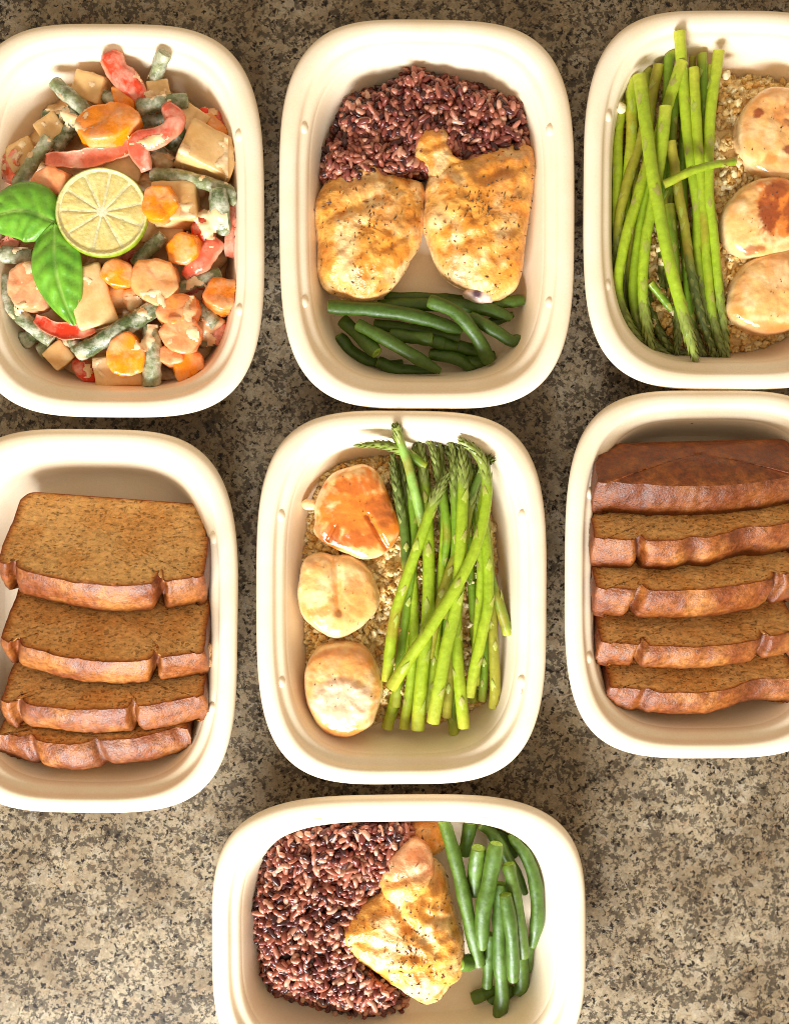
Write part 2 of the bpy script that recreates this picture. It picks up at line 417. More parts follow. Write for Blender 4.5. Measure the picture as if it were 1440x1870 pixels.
def container(label, x0, x1, y0, y1, rot=0.0, long_x=False, seed=0):
    """outer rim box in photograph pixels, measured at rim height"""
    p0 = P(x0, (y0 + y1) / 2, RIM_Z); p1 = P(x1, (y0 + y1) / 2, RIM_Z)
    q0 = P((x0 + x1) / 2, y0, RIM_Z); q1 = P((x0 + x1) / 2, y1, RIM_Z)
    a = (p1 - p0).length / 2; b = (q1 - q0).length / 2
    c = (p0 + p1 + q0 + q1) / 4
    c.z = 0.0005
    t = thing('food_container', c, label, 'container', 'moulded fibre meal containers')
    TRAYS.append((c.copy(), a, b, rot))
    verts, faces = [], []
    cnt = 144
    prof = [(d * MM, z * MM) for d, z in PROFILE]
    inner = [(a - prof[0][0]) * k for k in (0.12, .35, .6, .82)]
    rings = []
    for k in (.1, .35, .6, .82):
        rings.append([((x) * k, (y) * k, prof[0][1] - .0004 * (1 - k)) for x, y in ring_pts(a - prof[0][0], b - prof[0][0], 3.2, cnt)])
    for d, z in prof:
        n = 3.65 - 0.35 * min(1, d / .03)
        rings.append([(x, y, z) for x, y in ring_pts(a - d, b - d, n, cnt)])
    cr, sr = math.cos(rot), math.sin(rot)
    for r in rings:
        for (x, y, z) in r:
            wob = 1 + .0035 * noise.noise(Vector((x * 22 + seed, y * 22, z * 10)))
            x, y = x * wob, y * wob
            z += .0005 * noise.noise(Vector((x * 30, y * 30 + seed, 3)))  if z > .03 else 0
            verts.append((c.x + x * cr - y * sr, c.y + x * sr + y * cr, c.z + max(z, 0.0)))
    nr = len(rings)
    for i in range(nr - 1):
        for j in range(cnt):
            k = (j + 1) % cnt
            faces.append((i * cnt + j, i * cnt + k, (i + 1) * cnt + k, (i + 1) * cnt + j))
    verts.append((c.x, c.y, c.z + prof[0][1] - .0004)); ci = len(verts) - 1
    for j in range(cnt):
        faces.append((ci, (j + 1) % cnt, j))
    faces.append(tuple((nr - 1) * cnt + j for j in range(cnt))[::-1])
    sh = mesh_obj('tray_shell', verts, [f[::-1] for f in faces], M_FIBRE, parent=t)
    # moulded stacking nubs on the inner long walls
    if NUB[0] is None:
        import bmesh
        bm = bmesh.new()
        bmesh.ops.create_uvsphere(bm, u_segments=14, v_segments=10, radius=1.0)
        me = bpy.data.meshes.new('stacking_nub'); bm.to_mesh(me); bm.free()
        for p in me.polygons: p.use_smooth = True
        me.materials.append(M_FIBRE); NUB[0] = me
    for sx in (-1, 1):
        for sy in (-.36, .36):
            if long_x: lx, ly = sy * 2 * a * .62, sx * (b - .0139)
            else: lx, ly = sx * (a - .0139), sy * 2 * b * .62
            o = bpy.data.objects.new('stacking_nub', NUB[0]); COL.objects.link(o); o.parent = t
            o.location = (lx * cr - ly * sr, lx * sr + ly * cr, .0346)
            o.scale = (.0050, .0032, .0048) if long_x else (.0032, .0050, .0048)
            o.rotation_euler = (0, 0, rot)
    return t
NUB = [None]
container('cream fibre container filled with tofu and vegetable curry', -71, 482, 40, 762, seed=1)
container('cream fibre container with two chicken thighs, purple rice and beans', 509, 1051, 32, 747, seed=2)
container('cream fibre container whose asparagus tips point down beside three scallops', 1067, 1604, 15, 712, seed=3)
container('cream fibre container of bread slices below the curry', -112, 433, 784, 1489, rot=-.012, seed=4)
container('cream fibre container with scallops whose asparagus tips point up', 467, 1000, 750, 1437, seed=5)
container('cream fibre container of bread slices with a dark crusted heel', 1033, 1560, 712, 1389, seed=6)
container('cream fibre container lying sideways with one chicken thigh and rice', 386, 1072, 1456, 1986, long_x=True, seed=7)

# ------------------------------------------------------------------ generic shapes
def smooth_closed(pts, cnt):
    """Catmull-Rom through a closed pixel outline, resampled evenly"""
    n = len(pts); out = []
    for i in range(n):
        p0, p1, p2, p3 = (Vector(pts[(i + k) % n]) for k in (-1, 0, 1, 2))
        for k in range(24):
            t = k / 24
            out.append(.5 * ((2 * p1) + (p2 - p0) * t + (2 * p0 - 5 * p1 + 4 * p2 - p3) * t * t + (3 * p1 - p0 - 3 * p2 + p3) * t ** 3))
    L = [0]
    for i in range(len(out)): L.append(L[-1] + (out[(i + 1) % len(out)] - out[i]).length)
    res = []; j = 0
    for k in range(cnt):
        d = L[-1] * k / cnt
        while L[j + 1] < d: j += 1
        f = (d - L[j]) / max(1e-9, L[j + 1] - L[j])
        res.append(out[j].lerp(out[(j + 1) % len(out)], f))
    return res
def smooth_open(pts, cnt):
    pts = [Vector(p) for p in pts]
    if len(pts) == 2:
        return [pts[0].lerp(pts[1], i / (cnt - 1)) for i in range(cnt)]
    e = [pts[0] * 2 - pts[1]] + pts + [pts[-1] * 2 - pts[-2]]
    seg = len(pts) - 1; out = []
    for i in range(cnt):
        u = i / (cnt - 1) * seg; k = min(int(u), seg - 1); t = u - k
        p0, p1, p2, p3 = e[k], e[k + 1], e[k + 2], e[k + 3]
        out.append(.5 * ((2 * p1) + (p2 - p0) * t + (2 * p0 - 5 * p1 + 4 * p2 - p3) * t * t + (3 * p1 - p0 - 3 * p2 + p3) * t ** 3))
    return out

def lump(outline, zb, zm, zt, p=.8, q=.6, tuck=.2, amp=.8, freq=70, n=88, R=26, zfn=None, colfn=None, center=None, seed=0.0, outl_amp=1.0):
    """a solid body: pixel outline at its widest (height zm), domed up to zt, tucked in down to zb (all mm)"""
    ol = smooth_closed(outline, n)
    cx = sum(v.x for v in ol) / n; cy = sum(v.y for v in ol) / n
    if center: cx, cy = center
    zb, zm, zt = zb * MM, zm * MM, zt * MM
    verts, cols, pix = [], [], []
    def add(px, py, z, nrm, w):
        b = P(px, py, zm); v = Vector((b.x, b.y, z))
        d = fbm(v, freq, 4, seed) * amp * MM * w
        v = v + nrm * d
        if zfn: v.z += zfn(px, py, v) * MM * w
        verts.append(v)
        cols.append(colfn(px, py, v, nrm) if colfn else (1, 1, 1))
        return len(verts) - 1
    add(cx, cy, zt, Vector((0, 0, 1)), 1)
    up = int(R * .74)
    for i in range(1, R + 1):
        if i <= up:
            r = math.sin(i / up * math.pi / 2)                      # even steps at the top, dense at the shoulder
            ca = math.sqrt(max(0.0, 1 - r ** (2 / p)))
            z = zm + (zt - zm) * ca ** q if i < up else zm
            nz = ca
        else:
            s_ = (i - up) / (R - up); r = 1 - tuck * s_ * s_; z = zm + (zb - zm) * s_; nz = -.2
        for o in ol:
            d = Vector((o.x - cx, -(o.y - cy), 0)); d = d.normalized() if d.length else d
            nrm = (d * math.sqrt(max(0, 1 - nz * nz)) + Vector((0, 0, nz))).normalized()
            add(cx + (o.x - cx) * r, cy + (o.y - cy) * r, z, nrm, 1 if i <= up else 1 - .8 * (i - up) / (R - up))
    faces = [(0, 1 + j, 1 + (j + 1) % n) for j in range(n)]
    for i in range(R - 1):
        for j in range(n):
            k = (j + 1) % n
            faces.append((1 + i * n + j, 1 + (i + 1) * n + j, 1 + (i + 1) * n + k, 1 + i * n + k))
    faces.append(tuple(1 + (R - 1) * n + j for j in range(n))[::-1])
    # orient: outline may run either way
    a2 = sum(ol[j].x * ol[(j + 1) % n].y - ol[(j + 1) % n].x * ol[j].y for j in range(n))
    if a2 > 0: faces = [f[::-1] for f in faces]
    base = P(cx, cy, zm); base.z = zb
    return verts, faces, cols, base

def tube(path, rw, rh=None, seg=12, taper=None, amp=0.0, freq=200, seed=0.0, colfn=None, ridge=0.0, curl=0.0, boxy=False):
    """path: world points; returns verts, faces, cols, end frames; the two ends stay open for caps"""
    rh = rh or rw
    verts, cols, frames = [], [], []
    m = len(path)
    for i, p in enumerate(path):
        t = (path[min(i + 1, m - 1)] - path[max(i - 1, 0)]).normalized()
        side = t.cross(Vector((0, 0, 1)))
        side = side.normalized() if side.length > .05 else Vector((1, 0, 0))
        up = side.cross(t).normalized()
        u = i / (m - 1)
        k = taper(u) if taper else 1.0
        for j in range(seg):
            a = 2 * math.pi * j / seg
            rr = k * (1 + ridge * math.cos(2 * a + seed) )
            ca, sa = math.cos(a), math.sin(a)
            if boxy: ca, sa = math.copysign(abs(ca) ** .45, ca), math.copysign(abs(sa) ** .6, sa)
            d = side * (rw * ca * rr) + up * (rh * sa * rr)
            v = p + d + up * (curl * rw * k * (math.cos(a) ** 2 - .5))
            if amp: v = v + d.normalized() * (fbm(v, freq, 3, seed) * amp)
            verts.append(v)
            cols.append(colfn(u, a, v) if colfn else (1, 1, 1))
        frames.append((p, t, side, up, k))
    faces = []
    for i in range(m - 1):
        for j in range(seg):
            k = (j + 1) % seg
            faces.append((i * seg + j, i * seg + k, (i + 1) * seg + k, (i + 1) * seg + j))
    return verts, faces, cols, frames
def close_ends(verts, faces, cols, seg, inset=.0, first=True, last=True):
    m = len(verts) // seg
    if first: faces.append(tuple(range(seg))[::-1])
    if last: faces.append(tuple((m - 1) * seg + j for j in range(seg)))
def cap(frame, rw, rh, sign, bulge, colc, colr, seg=12):
    """a small cut face: three rings and a centre, pushed out by bulge"""
    p, t, side, up, k = frame
    verts, cols = [], []
    for r, h in ((1.0, 0.0), (.86, .55), (.5, .9), (.46, .45)):
        for j in range(seg):
            a = 2 * math.pi * j / seg
            verts.append(p + t * sign * (bulge * h) + side * (rw * k * r * math.cos(a)) + up * (rh * k * r * math.sin(a)))
            cols.append(mixc(colc, colr, r if r > .5 else .1 ))
    verts.append(p + t * sign * bulge * .3); cols.append(mixc(colc, colr, .35))
    faces = []
    for i in range(3):
        for j in range(seg):
            q = (j + 1) % seg
            f = (i * seg + j, i * seg + q, (i + 1) * seg + q, (i + 1) * seg + j)
            faces.append(f if sign > 0 else f[::-1])
    for j in range(seg):
        f = (3 * seg + j, 3 * seg + (j + 1) % seg, 4 * seg)
        faces.append(f if sign > 0 else f[::-1])
    return verts, faces, cols
def px_path(pts, zs, cnt, clear=.0036):
    """pixel polyline with heights in mm -> smooth world path"""
    zs = [z * MM for z in zs]
    if len(zs) != len(pts):
        zs = [zs[0] + (zs[-1] - zs[0]) * i / (len(pts) - 1) for i in range(len(pts))]
    path = smooth_open([P(x, y, z) for (x, y), z in zip(pts, zs)], cnt)
    q = push_in([tuple(p) for p in path], clear)
    d = q - np.array([tuple(p) for p in path])
    for _ in range(4): d = np.stack([np.convolve(np.pad(d[:, k], 1, mode='edge'), [.25, .5, .25], 'valid') for k in range(3)], axis=1)
    path = [p + Vector(e) for p, e in zip(path, d)]
    return path

# ------------------------------------------------------------------ green beans
def bean(label, pts, zs, r, group, c0=rgb(60, 88, 18), seed=0.0, sauced=False):
    r = r * PXM * (1.06 if sauced else 1.05)
    path = px_path(pts, zs, 22)
    L = sum((path[i + 1] - path[i]).length for i in range(21))
    def tp(u):
        e = min(u, 1 - u) * L / r
        pt = .55 if (not sauced and int(seed * 10) % 3 == 0 and u > .5) else .88
        return (pt + (1 - pt) * min(1, e / (3.2 if pt < .6 else .7)) ** .7) * (1 + .06 * math.sin(u * L / r * 1.1 + seed) + .03 * math.sin(u * 5 + seed * 2))
    hue = (fbm((seed, 2, 3), 1.3, 2) + .3) * .5
    ca = mixc(c0, (c0[0] * 1.7, c0[1] * 1.35, c0[2] * 1.1), hue)
    def cf(u, a, v):
        e = min(u, 1 - u)
        c = mixc(ca, (ca[0] * 1.5, ca[1] * 1.25, ca[2]), .55 * sstep(.1, 0, e))
        return mixc(c, (c[0] * 1.45, c[1] * 1.25, c[2] * 1.2), .6 * sstep(.93, 1.0, abs(math.cos(a + seed))))
    v, f, c, fr = tube(path, r, r * .9, 14, tp, amp=.00030 if not sauced else .0007, freq=230, seed=seed, colfn=cf, ridge=.05)
    base = min(path, key=lambda p: p.z).copy(); base.z = max(.002, base.z - r)
    t = thing('green_bean', base, label, 'green bean', group)
    mesh_obj('pod', v, f, M_SBEAN if sauced else M_BEAN, parent=t, colors=c)
    cc = rgb(140, 168, 52) if not sauced else rgb(168, 166, 128)
    for fi, sg in ((0, -1), (-1, 1)):
        cv, cf_, cc_ = cap(fr[fi], r, r * .9, sg, r * .16, cc, mixc(ca, cc, .5), 14)
        mesh_obj('cut_end', cv, cf_, M_BEANCUT if not sauced else M_SBEAN, parent=t, colors=cc_)
    return t

G2 = 'green beans below the two chicken thighs'
for i, (lab, pts, zs, r) in enumerate([
    ('long green bean lying across the pile under the left chicken thigh', [(599, 560), (690, 566), (770, 580), (843, 604)], [26, 24, 23, 19], 12),
    ('bent green bean lying on top of the pile at its middle', [(784, 549), (832, 570), (868, 612), (893, 660)], [27, 30, 27, 18], 12.5),
    ('green bean slanting down across the front of the pile', [(652, 592), (700, 617), (755, 650), (803, 678)], [24, 26, 25, 21], 12),
    ('green bean slanting out to the pale wall right of the pile', [(858, 577), (905, 605), (963, 643)], [22, 22, 20], 12),
    ('curved green bean behind the bent one, ending near the bone', [(690, 558), (800, 556), (880, 562), (932, 580)], [15, 18, 19, 17], 12),
    ('straight green bean at the back of the pile against the floor', [(702, 543), (775, 543), (846, 547)], [9, 10, 10], 9),
    ('short green bean whose round cut end faces up at the pile', [(625, 585), (655, 612), (688, 644)], [14, 18, 25], 13),
    ('lowest green bean of the pile, lying against the container wall', [(690, 660), (742, 684), (797, 702)], [12, 13, 11], 12.5),
    ('curved green bean end at the bottom edge of the pile', [(784, 646), (835, 655), (873, 685)], [13, 13, 9], 12),
    ('dark green bean at the left end of the pile', [(612, 620), (640, 645), (690, 672)], [12, 10, 8], 12.5),
    ('green bean with a pale stem end in the middle of the pile', [(712, 612), (788, 619)], [19, 20], 12),
    ('stubby green bean beside the pale stem end', [(788, 622), (832, 634)], [17, 15], 13),
    ('green bean tip poking out under the bone end', [(895, 556), (955, 547)], [15, 14], 11),
    ('green bean half hidden at the lower right of the pile', [(845, 658), (912, 666)], [11, 10], 11),
    ('shaded green bean under the bent one', [(830, 632), (890, 644)], [12, 11], 11),
    ('shaded green bean stub under the lowest front bean', [(690, 668), (735, 666)], [7, 7], 10),
    ('green bean tip beyond the curved one at the far end', [(893, 590), (936, 574)], [10, 10], 10),
    ('shaded green bean running under the long one', [(683, 592), (760, 602), (838, 617)], [13, 13, 12], 11)]):
    bean(lab, pts, zs, r, G2, seed=i * 1.37)
G7 = 'green beans in the sideways container'
for i, (lab, pts, zs, r) in enumerate([
    ('long tapering green bean lying along the chicken thigh', [(811, 1499), (836, 1589), (856, 1680), (875, 1762)], [25, 26, 25, 21], 13),
    ('short upright green bean with a pale split end', [(873, 1549), (868, 1590), (866, 1632)], [29, 24, 18], 15),
    ('thick green bean crossing beside the split ended one', [(906, 1541), (892, 1615), (881, 1670), (880, 1733)], [32, 30, 29, 26], 14),
    ('straight green bean slanting down towards the pile middle', [(928, 1578), (941, 1645), (955, 1748)], [28, 29, 24], 12.5),
    ('frosty green bean lying on top of the pile', [(922, 1634), (934, 1710), (937, 1790)], [33, 33, 28], 13),
    ('outermost green bean curving along the pale wall', [(941, 1518), (974, 1600), (981, 1672), (972, 1729)], [20, 22, 22, 19], 12),
    ('longest green bean running down to the bottom of the pile', [(913, 1614), (911, 1728), (920, 1864)], [22, 21, 15], 13),
    ('half covered green bean between the thick and long ones', [(894, 1706), (889, 1803)], [17, 14], 11.5),
    ('cut green bean stub whose round end faces the chicken', [(840, 1761), (856, 1758), (884, 1752)], [27, 22, 8], 14),
    ('green bean slanting away under the rim beside the tapering one', [(860, 1500), (846, 1562)], [15, 14], 12),
    ('green bean running diagonally under the thick one', [(884, 1500), (919, 1556), (959, 1632)], [18, 19, 16], 12),
    ('green bean end showing below the frosty one', [(950, 1745), (956, 1821)], [14, 11], 13),
    ('shaded green bean end near the bottom edge', [(948, 1812), (930, 1862)], [8, 8], 11),
    ('dark green bean stub beside the longest one', [(862, 1824), (905, 1808)], [8, 8], 13),
    ('shaded green bean under the rim near the outermost one', [(912, 1512), (937, 1566)], [12, 12], 11),
    ('thin green bean under the outermost one', [(966, 1715), (963, 1775)], [10, 9], 9)]):
    bean(lab, pts, zs, r, G7, seed=40 + i * 1.91, c0=rgb(70, 100, 26))

# ------------------------------------------------------------------ chicken
GOLD, PALE, ORNG, BRWN, FLESH = rgb(232, 168, 80), rgb(238, 200, 142), rgb(218, 134, 40), rgb(164, 92, 34), rgb(228, 176, 136)
def chicken_col(browns, seed):
    def f(px, py, v, nrm):
        k = fbm(v, 60, 4, seed)
        c = mixc(GOLD, PALE, sstep(-.15, .5, k))
        c = mixc(c, ORNG, .85 * sstep(.0, .45, fbm(v, 85, 4, seed + 9)))
        c = mixc(c, BRWN, .3 * sstep(.32, .6, fbm(v, 150, 3, seed + 19)))
        for (bx, by, br, amt, col) in browns:
            d = math.hypot(px - bx, py - by) / br
            c = mixc(c, col, amt * sstep(1.25, .3, d + .5 * fbm(v, 130, 3, seed + 4)))
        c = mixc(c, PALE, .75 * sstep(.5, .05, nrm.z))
        return c
    return f
def skin_fold(folds, base_amp, seed):
    """wrinkled skin: a few creases (px line segments) and broad bumps"""
    def f(px, py, v):
        z = base_amp * fbm(v, 38, 3, seed) + .6 * (1 - abs(fbm(v, 92, 3, seed + 3)) * 2.6) + .3 * fbm(v, 300, 3, seed + 8)
        for (x0, y0, x1, y1, w, dep) in folds:
            dx, dy = x1 - x0, y1 - y0
            t = max(0, min(1, ((px - x0) * dx + (py - y0) * dy) / (dx * dx + dy * dy)))
            d = math.hypot(px - x0 - dx * t, py - y0 - dy * t)
            z -= dep * math.exp(-(d / w) ** 2) - .35 * dep * math.exp(-((d - 2.2 * w) / w) ** 2)
        return z
    return f
def herbs(parent, verts, zmin, cnt, seed, name='herb_flakes', smin=.5, smax=1.5, cols=None, thin=True):
    rs = random.Random(seed)
    top = [v for v in verts if v.z > zmin]
    V, Fc, C = [], [], []
    for _ in range(cnt):
        p = rs.choice(top) + Vector((rs.uniform(-1, 1), rs.uniform(-1, 1), 0)) * .0008
        a = rs.uniform(0, math.pi)
        l = rs.uniform(smin, smax) * MM * (1.6 if rs.random() < .25 else 1); w = rs.uniform(.22, .5) * MM if thin else l * rs.uniform(.5, .9)
        d = Vector((math.cos(a), math.sin(a), rs.uniform(-.25, .25))); s_ = Vector((-math.sin(a), math.cos(a), rs.uniform(-.3, .3)))
        n0 = len(V); up = Vector((0, 0, .0003))
        q = p + up
        V += [q - d * l, q - s_ * w - d * l * .3, q + d * l, q + s_ * w - d * l * .1, q + up * 1.2, q - up * 2]
        Fc += [(n0, n0 + 1, n0 + 4), (n0 + 1, n0 + 2, n0 + 4), (n0 + 2, n0 + 3, n0 + 4), (n0 + 3, n0, n0 + 4),
               (n0 + 1, n0, n0 + 5), (n0 + 2, n0 + 1, n0 + 5), (n0 + 3, n0 + 2, n0 + 5), (n0, n0 + 3, n0 + 5)]
        c = rs.choice(cols or [rgb(86, 54, 22), rgb(104, 60, 24), rgb(66, 54, 26), rgb(124, 98, 46), rgb(78, 42, 22), rgb(150, 120, 60)])
        C += [c] * 6
    o = mesh_obj(name, V, Fc, M_HERB, parent=parent, colors=C, smooth=False)
    o['kind'] = 'stuff'
    return o

# left thigh of the upright container
ol = [(573, 393), (580, 358), (601, 330), (632, 319), (648, 300), (683, 303), (706, 319), (749, 330), (771, 340), (774, 377), (770, 436), (753, 471),
      (733, 506), (706, 537), (671, 556), (632, 548), (593, 529), (580, 498), (579, 443)]
v, f, c, b = lump(ol, 3, 18, 37, p=.86, q=.8, amp=.9, freq=70, n=170, R=52, seed=3.1,
                  zfn=skin_fold([(590, 415, 690, 372, 9, 1.6), (640, 340, 700, 330, 7, 1.4), (690, 470, 742, 440, 6, 1.4), (620, 500, 690, 450, 8, 1.2), (650, 420, 720, 440, 7, 1.1)], 1.6, 1.1),
                  colfn=chicken_col([(690, 440, 60, .55, ORNG), (735, 410, 26, .5, BRWN), (590, 470, 22, .6, BRWN), (585, 365, 20, .45, BRWN), (660, 530, 50, .4, ORNG), (650, 345, 40, .35, PALE)], 2))
t = thing('chicken_thigh', b, 'rounded golden chicken thigh with herbs beside the purple rice', 'chicken thigh', 'roast chicken thighs')
mesh_obj('meat', v, f, M_CHICKEN, parent=t, colors=c)
herbs(t, v[:int(170 * 36)], .021, 180, 5, smin=.35, smax=1.45)
# right thigh
ol = [(770, 412), (772, 380), (776, 345), (788, 312), (815, 295), (850, 292), (880, 280), (915, 268), (950, 266), (972, 278), (975, 320), (968, 370), (962, 420), (955, 470),
      (947, 515), (930, 537), (893, 552), (850, 533), (811, 510), (792, 475), (780, 445)]
v, f, c, b = lump(ol, 3, 18, 39, p=.84, q=.75, amp=.9, freq=70, n=180, R=54, seed=8.3,
                  zfn=skin_fold([(810, 460, 930, 430, 9, 1.5), (830, 330, 860, 420, 8, 1.3), (880, 340, 950, 320, 9, 1.5), (800, 400, 850, 440, 7, 1.2), (900, 480, 950, 400, 8, 1.2)], 1.7, 6.1),
                  colfn=chicken_col([(900, 350, 55, .7, ORNG), (870, 400, 70, .45, ORNG), (945, 300, 26, .4, BRWN), (930, 480, 50, .5, ORNG), (905, 330, 18, .5, BRWN), (830, 520, 40, .6, FLESH), (790, 400, 26, .4, PALE)], 6))
t = thing('chicken_thigh', b, 'larger golden chicken thigh with a knob and exposed bone end', 'chicken thigh', 'roast chicken thighs')
mesh_obj('meat', v, f, M_CHICKEN, parent=t, colors=c)
herbs(t, v[:int(180 * 38)], .021, 200, 6, smin=.35, smax=1.45)
v, f, c, b = lump([(757, 262), (765, 242), (790, 231), (812, 240), (820, 262), (828, 290), (850, 310), (830, 345), (796, 345), (778, 310), (754, 292)], 12, 22, 34, amp=1.1, freq=120, n=60, R=20, seed=4,
                  zfn=skin_fold([(770, 280, 815, 270, 6, 1.2)], 1.2, 3), colfn=chicken_col([(790, 262, 34, .6, ORNG)], 4))
mesh_obj('skin_knob', v, f, M_CHICKEN, parent=t, colors=c)
v, f, c, b = lump([(846, 538), (858, 524), (880, 520), (898, 532), (900, 550), (882, 556), (862, 552)], 8, 20, 28, amp=1.0, freq=140, n=48, R=16, seed=5,
                  colfn=lambda px, py, v, nrm: mixc(rgb(226, 196, 178), rgb(92, 66, 78), sstep(14, 4, math.hypot(px - 868, py - 540))))
mesh_obj('bone', v, f, M_BONE, parent=t, colors=c)
# thigh of the sideways container
ol = [(615, 1697), (645, 1652), (688, 1625), (706, 1598), (745, 1575), (785, 1568), (812, 1588), (822, 1630), (832, 1668), (846, 1705), (848, 1745), (840, 1775), (818, 1798), (800, 1820),
      (775, 1826), (745, 1810), (690, 1775), (645, 1742)]
v, f, c, b = lump(ol, 3, 18, 38, p=.86, q=.8, amp=1.0, freq=75, n=180, R=54, seed=12.3,
                  zfn=skin_fold([(650, 1700, 760, 1720, 8, 1.4), (720, 1640, 780, 1700, 8, 1.6), (770, 1600, 775, 1680, 6, 1.5), (700, 1760, 820, 1740, 8, 1.2), (780, 1650, 830, 1670, 6, 1.4)], 1.9, 16.1),
                  colfn=chicken_col([(790, 1630, 50, .55, ORNG), (805, 1600, 28, .55, BRWN), (820, 1720, 34, .6, ORNG), (740, 1700, 40, .4, BRWN), (640, 1690, 26, .5, ORNG), (830, 1690, 16, .6, BRWN)], 16))
t = thing('chicken_thigh', b, 'golden herbed chicken thigh with a pink flap in the sideways container', 'chicken thigh', 'roast chicken thighs')
mesh_obj('meat', v, f, M_CHICKEN, parent=t, colors=c)
herbs(t, v[:int(180 * 38)], .021, 250, 7, smin=.35, smax=1.5)
v, f, c, b = lump([(694, 1600), (704, 1562), (728, 1540), (756, 1530), (780, 1540), (790, 1566), (790, 1610), (770, 1650), (735, 1660), (704, 1635)], 12, 22, 36, amp=.9, freq=90, n=56, R=20, seed=14,
                  
                  zfn=skin_fold([(705, 1600, 775, 1580, 7, 1.5)], 1.2, 9),
                  colfn=lambda px, py, v, nrm: mixc(mixc(rgb(218, 140, 92), rgb(230, 172, 128), sstep(-.2, .4, fbm(v, 90, 3, 2))), GOLD, sstep(1575, 1615, py)))
fl = mesh_obj('flesh_flap', v, f, M_CHICKEN, parent=t, colors=c)
herbs(t, v[:int(56 * 13)], .027, 12, 17, name='flap_herbs')
v, f, c, b = lump([(632, 1762), (660, 1752), (700, 1775), (720, 1800), (700, 1812), (660, 1798), (638, 1790)], 4, 11, 17, amp=1.0, freq=90, n=40, R=16, seed=15, colfn=chicken_col([(670, 1780, 40, .6, BRWN)], 21))
mesh_obj('loose_skin', v, f, M_CHICKEN, parent=t, colors=c)
v, f, c, b = lump([(745, 1500), (770, 1488), (800, 1490), (815, 1512), (812, 1545), (790, 1560), (765, 1545), (750, 1525)], 3, 10, 18, amp=1.0, freq=90, n=44, R=16, seed=19, colfn=chicken_col([(780, 1510, 40, .5, ORNG)], 23))
t = thing('chicken_scrap', b, 'small golden piece of chicken half under the top rim', 'chicken')
mesh_obj('meat', v, f, M_CHICKEN, parent=t, colors=c)
herbs(t, v[:int(44 * 12)], .012, 8, 18)

# ------------------------------------------------------------------ grain piles
def ellipsoid_tpl(seg, rings, shape):
    v = [(-1, 0, 0)]; f = []
    for i in range(1, rings):
        a = math.pi * i / rings
        for j in range(seg):
            b = 2 * math.pi * j / seg
            r = math.sin(a) ** shape
            v.append((-math.cos(a), r * math.cos(b), r * math.sin(b)))
    v.append((1, 0, 0)); e = len(v) - 1
    for j in range(seg):
        k = (j + 1) % seg
        f.append((0, 1 + k, 1 + j, 1 + j))
        for i in range(rings - 2):
            a0 = 1 + i * seg
            f.append((a0 + j, a0 + k, a0 + seg + k, a0 + seg + j))
        f.append((1 + (rings - 2) * seg + j, 1 + (rings - 2) * seg + k, e, e))
    return np.array(v), f
def tri_faces(f):
    out = []
    for q in f:
        u = list(dict.fromkeys(q))
        out.append(u[:3])
        if len(u) == 4: out.append([u[0], u[2], u[3]])
    return np.array(out)
def rand_rot(tilt):
    a = random.uniform(0, 2 * math.pi); e = random.gauss(0, tilt); r = random.uniform(0, 2 * math.pi)
    return np.array((Matrix.Rotation(a, 3, 'Z') @ Matrix.Rotation(e, 3, 'Y') @ Matrix.Rotation(r, 3, 'X')))
def inside(poly, x, y):
    c = False; n = len(poly)
    for i in range(n):
        x0, y0 = poly[i]; x1, y1 = poly[(i + 1) % n]
        if (y0 > y) != (y1 > y) and x < (x1 - x0) * (y - y0) / (y1 - y0) + x0: c = not c
    return c
def edge_dist(poly, x, y):
    p = np.asarray(poly); q = np.roll(p, -1, axis=0); d = q - p
    t = np.clip(((x - p[:, 0]) * d[:, 0] + (y - p[:, 1]) * d[:, 1]) / (d ** 2).sum(1), 0, 1)
    return float(np.min(np.hypot(p[:, 0] + d[:, 0] * t - x, p[:, 1] + d[:, 1] * t - y)))
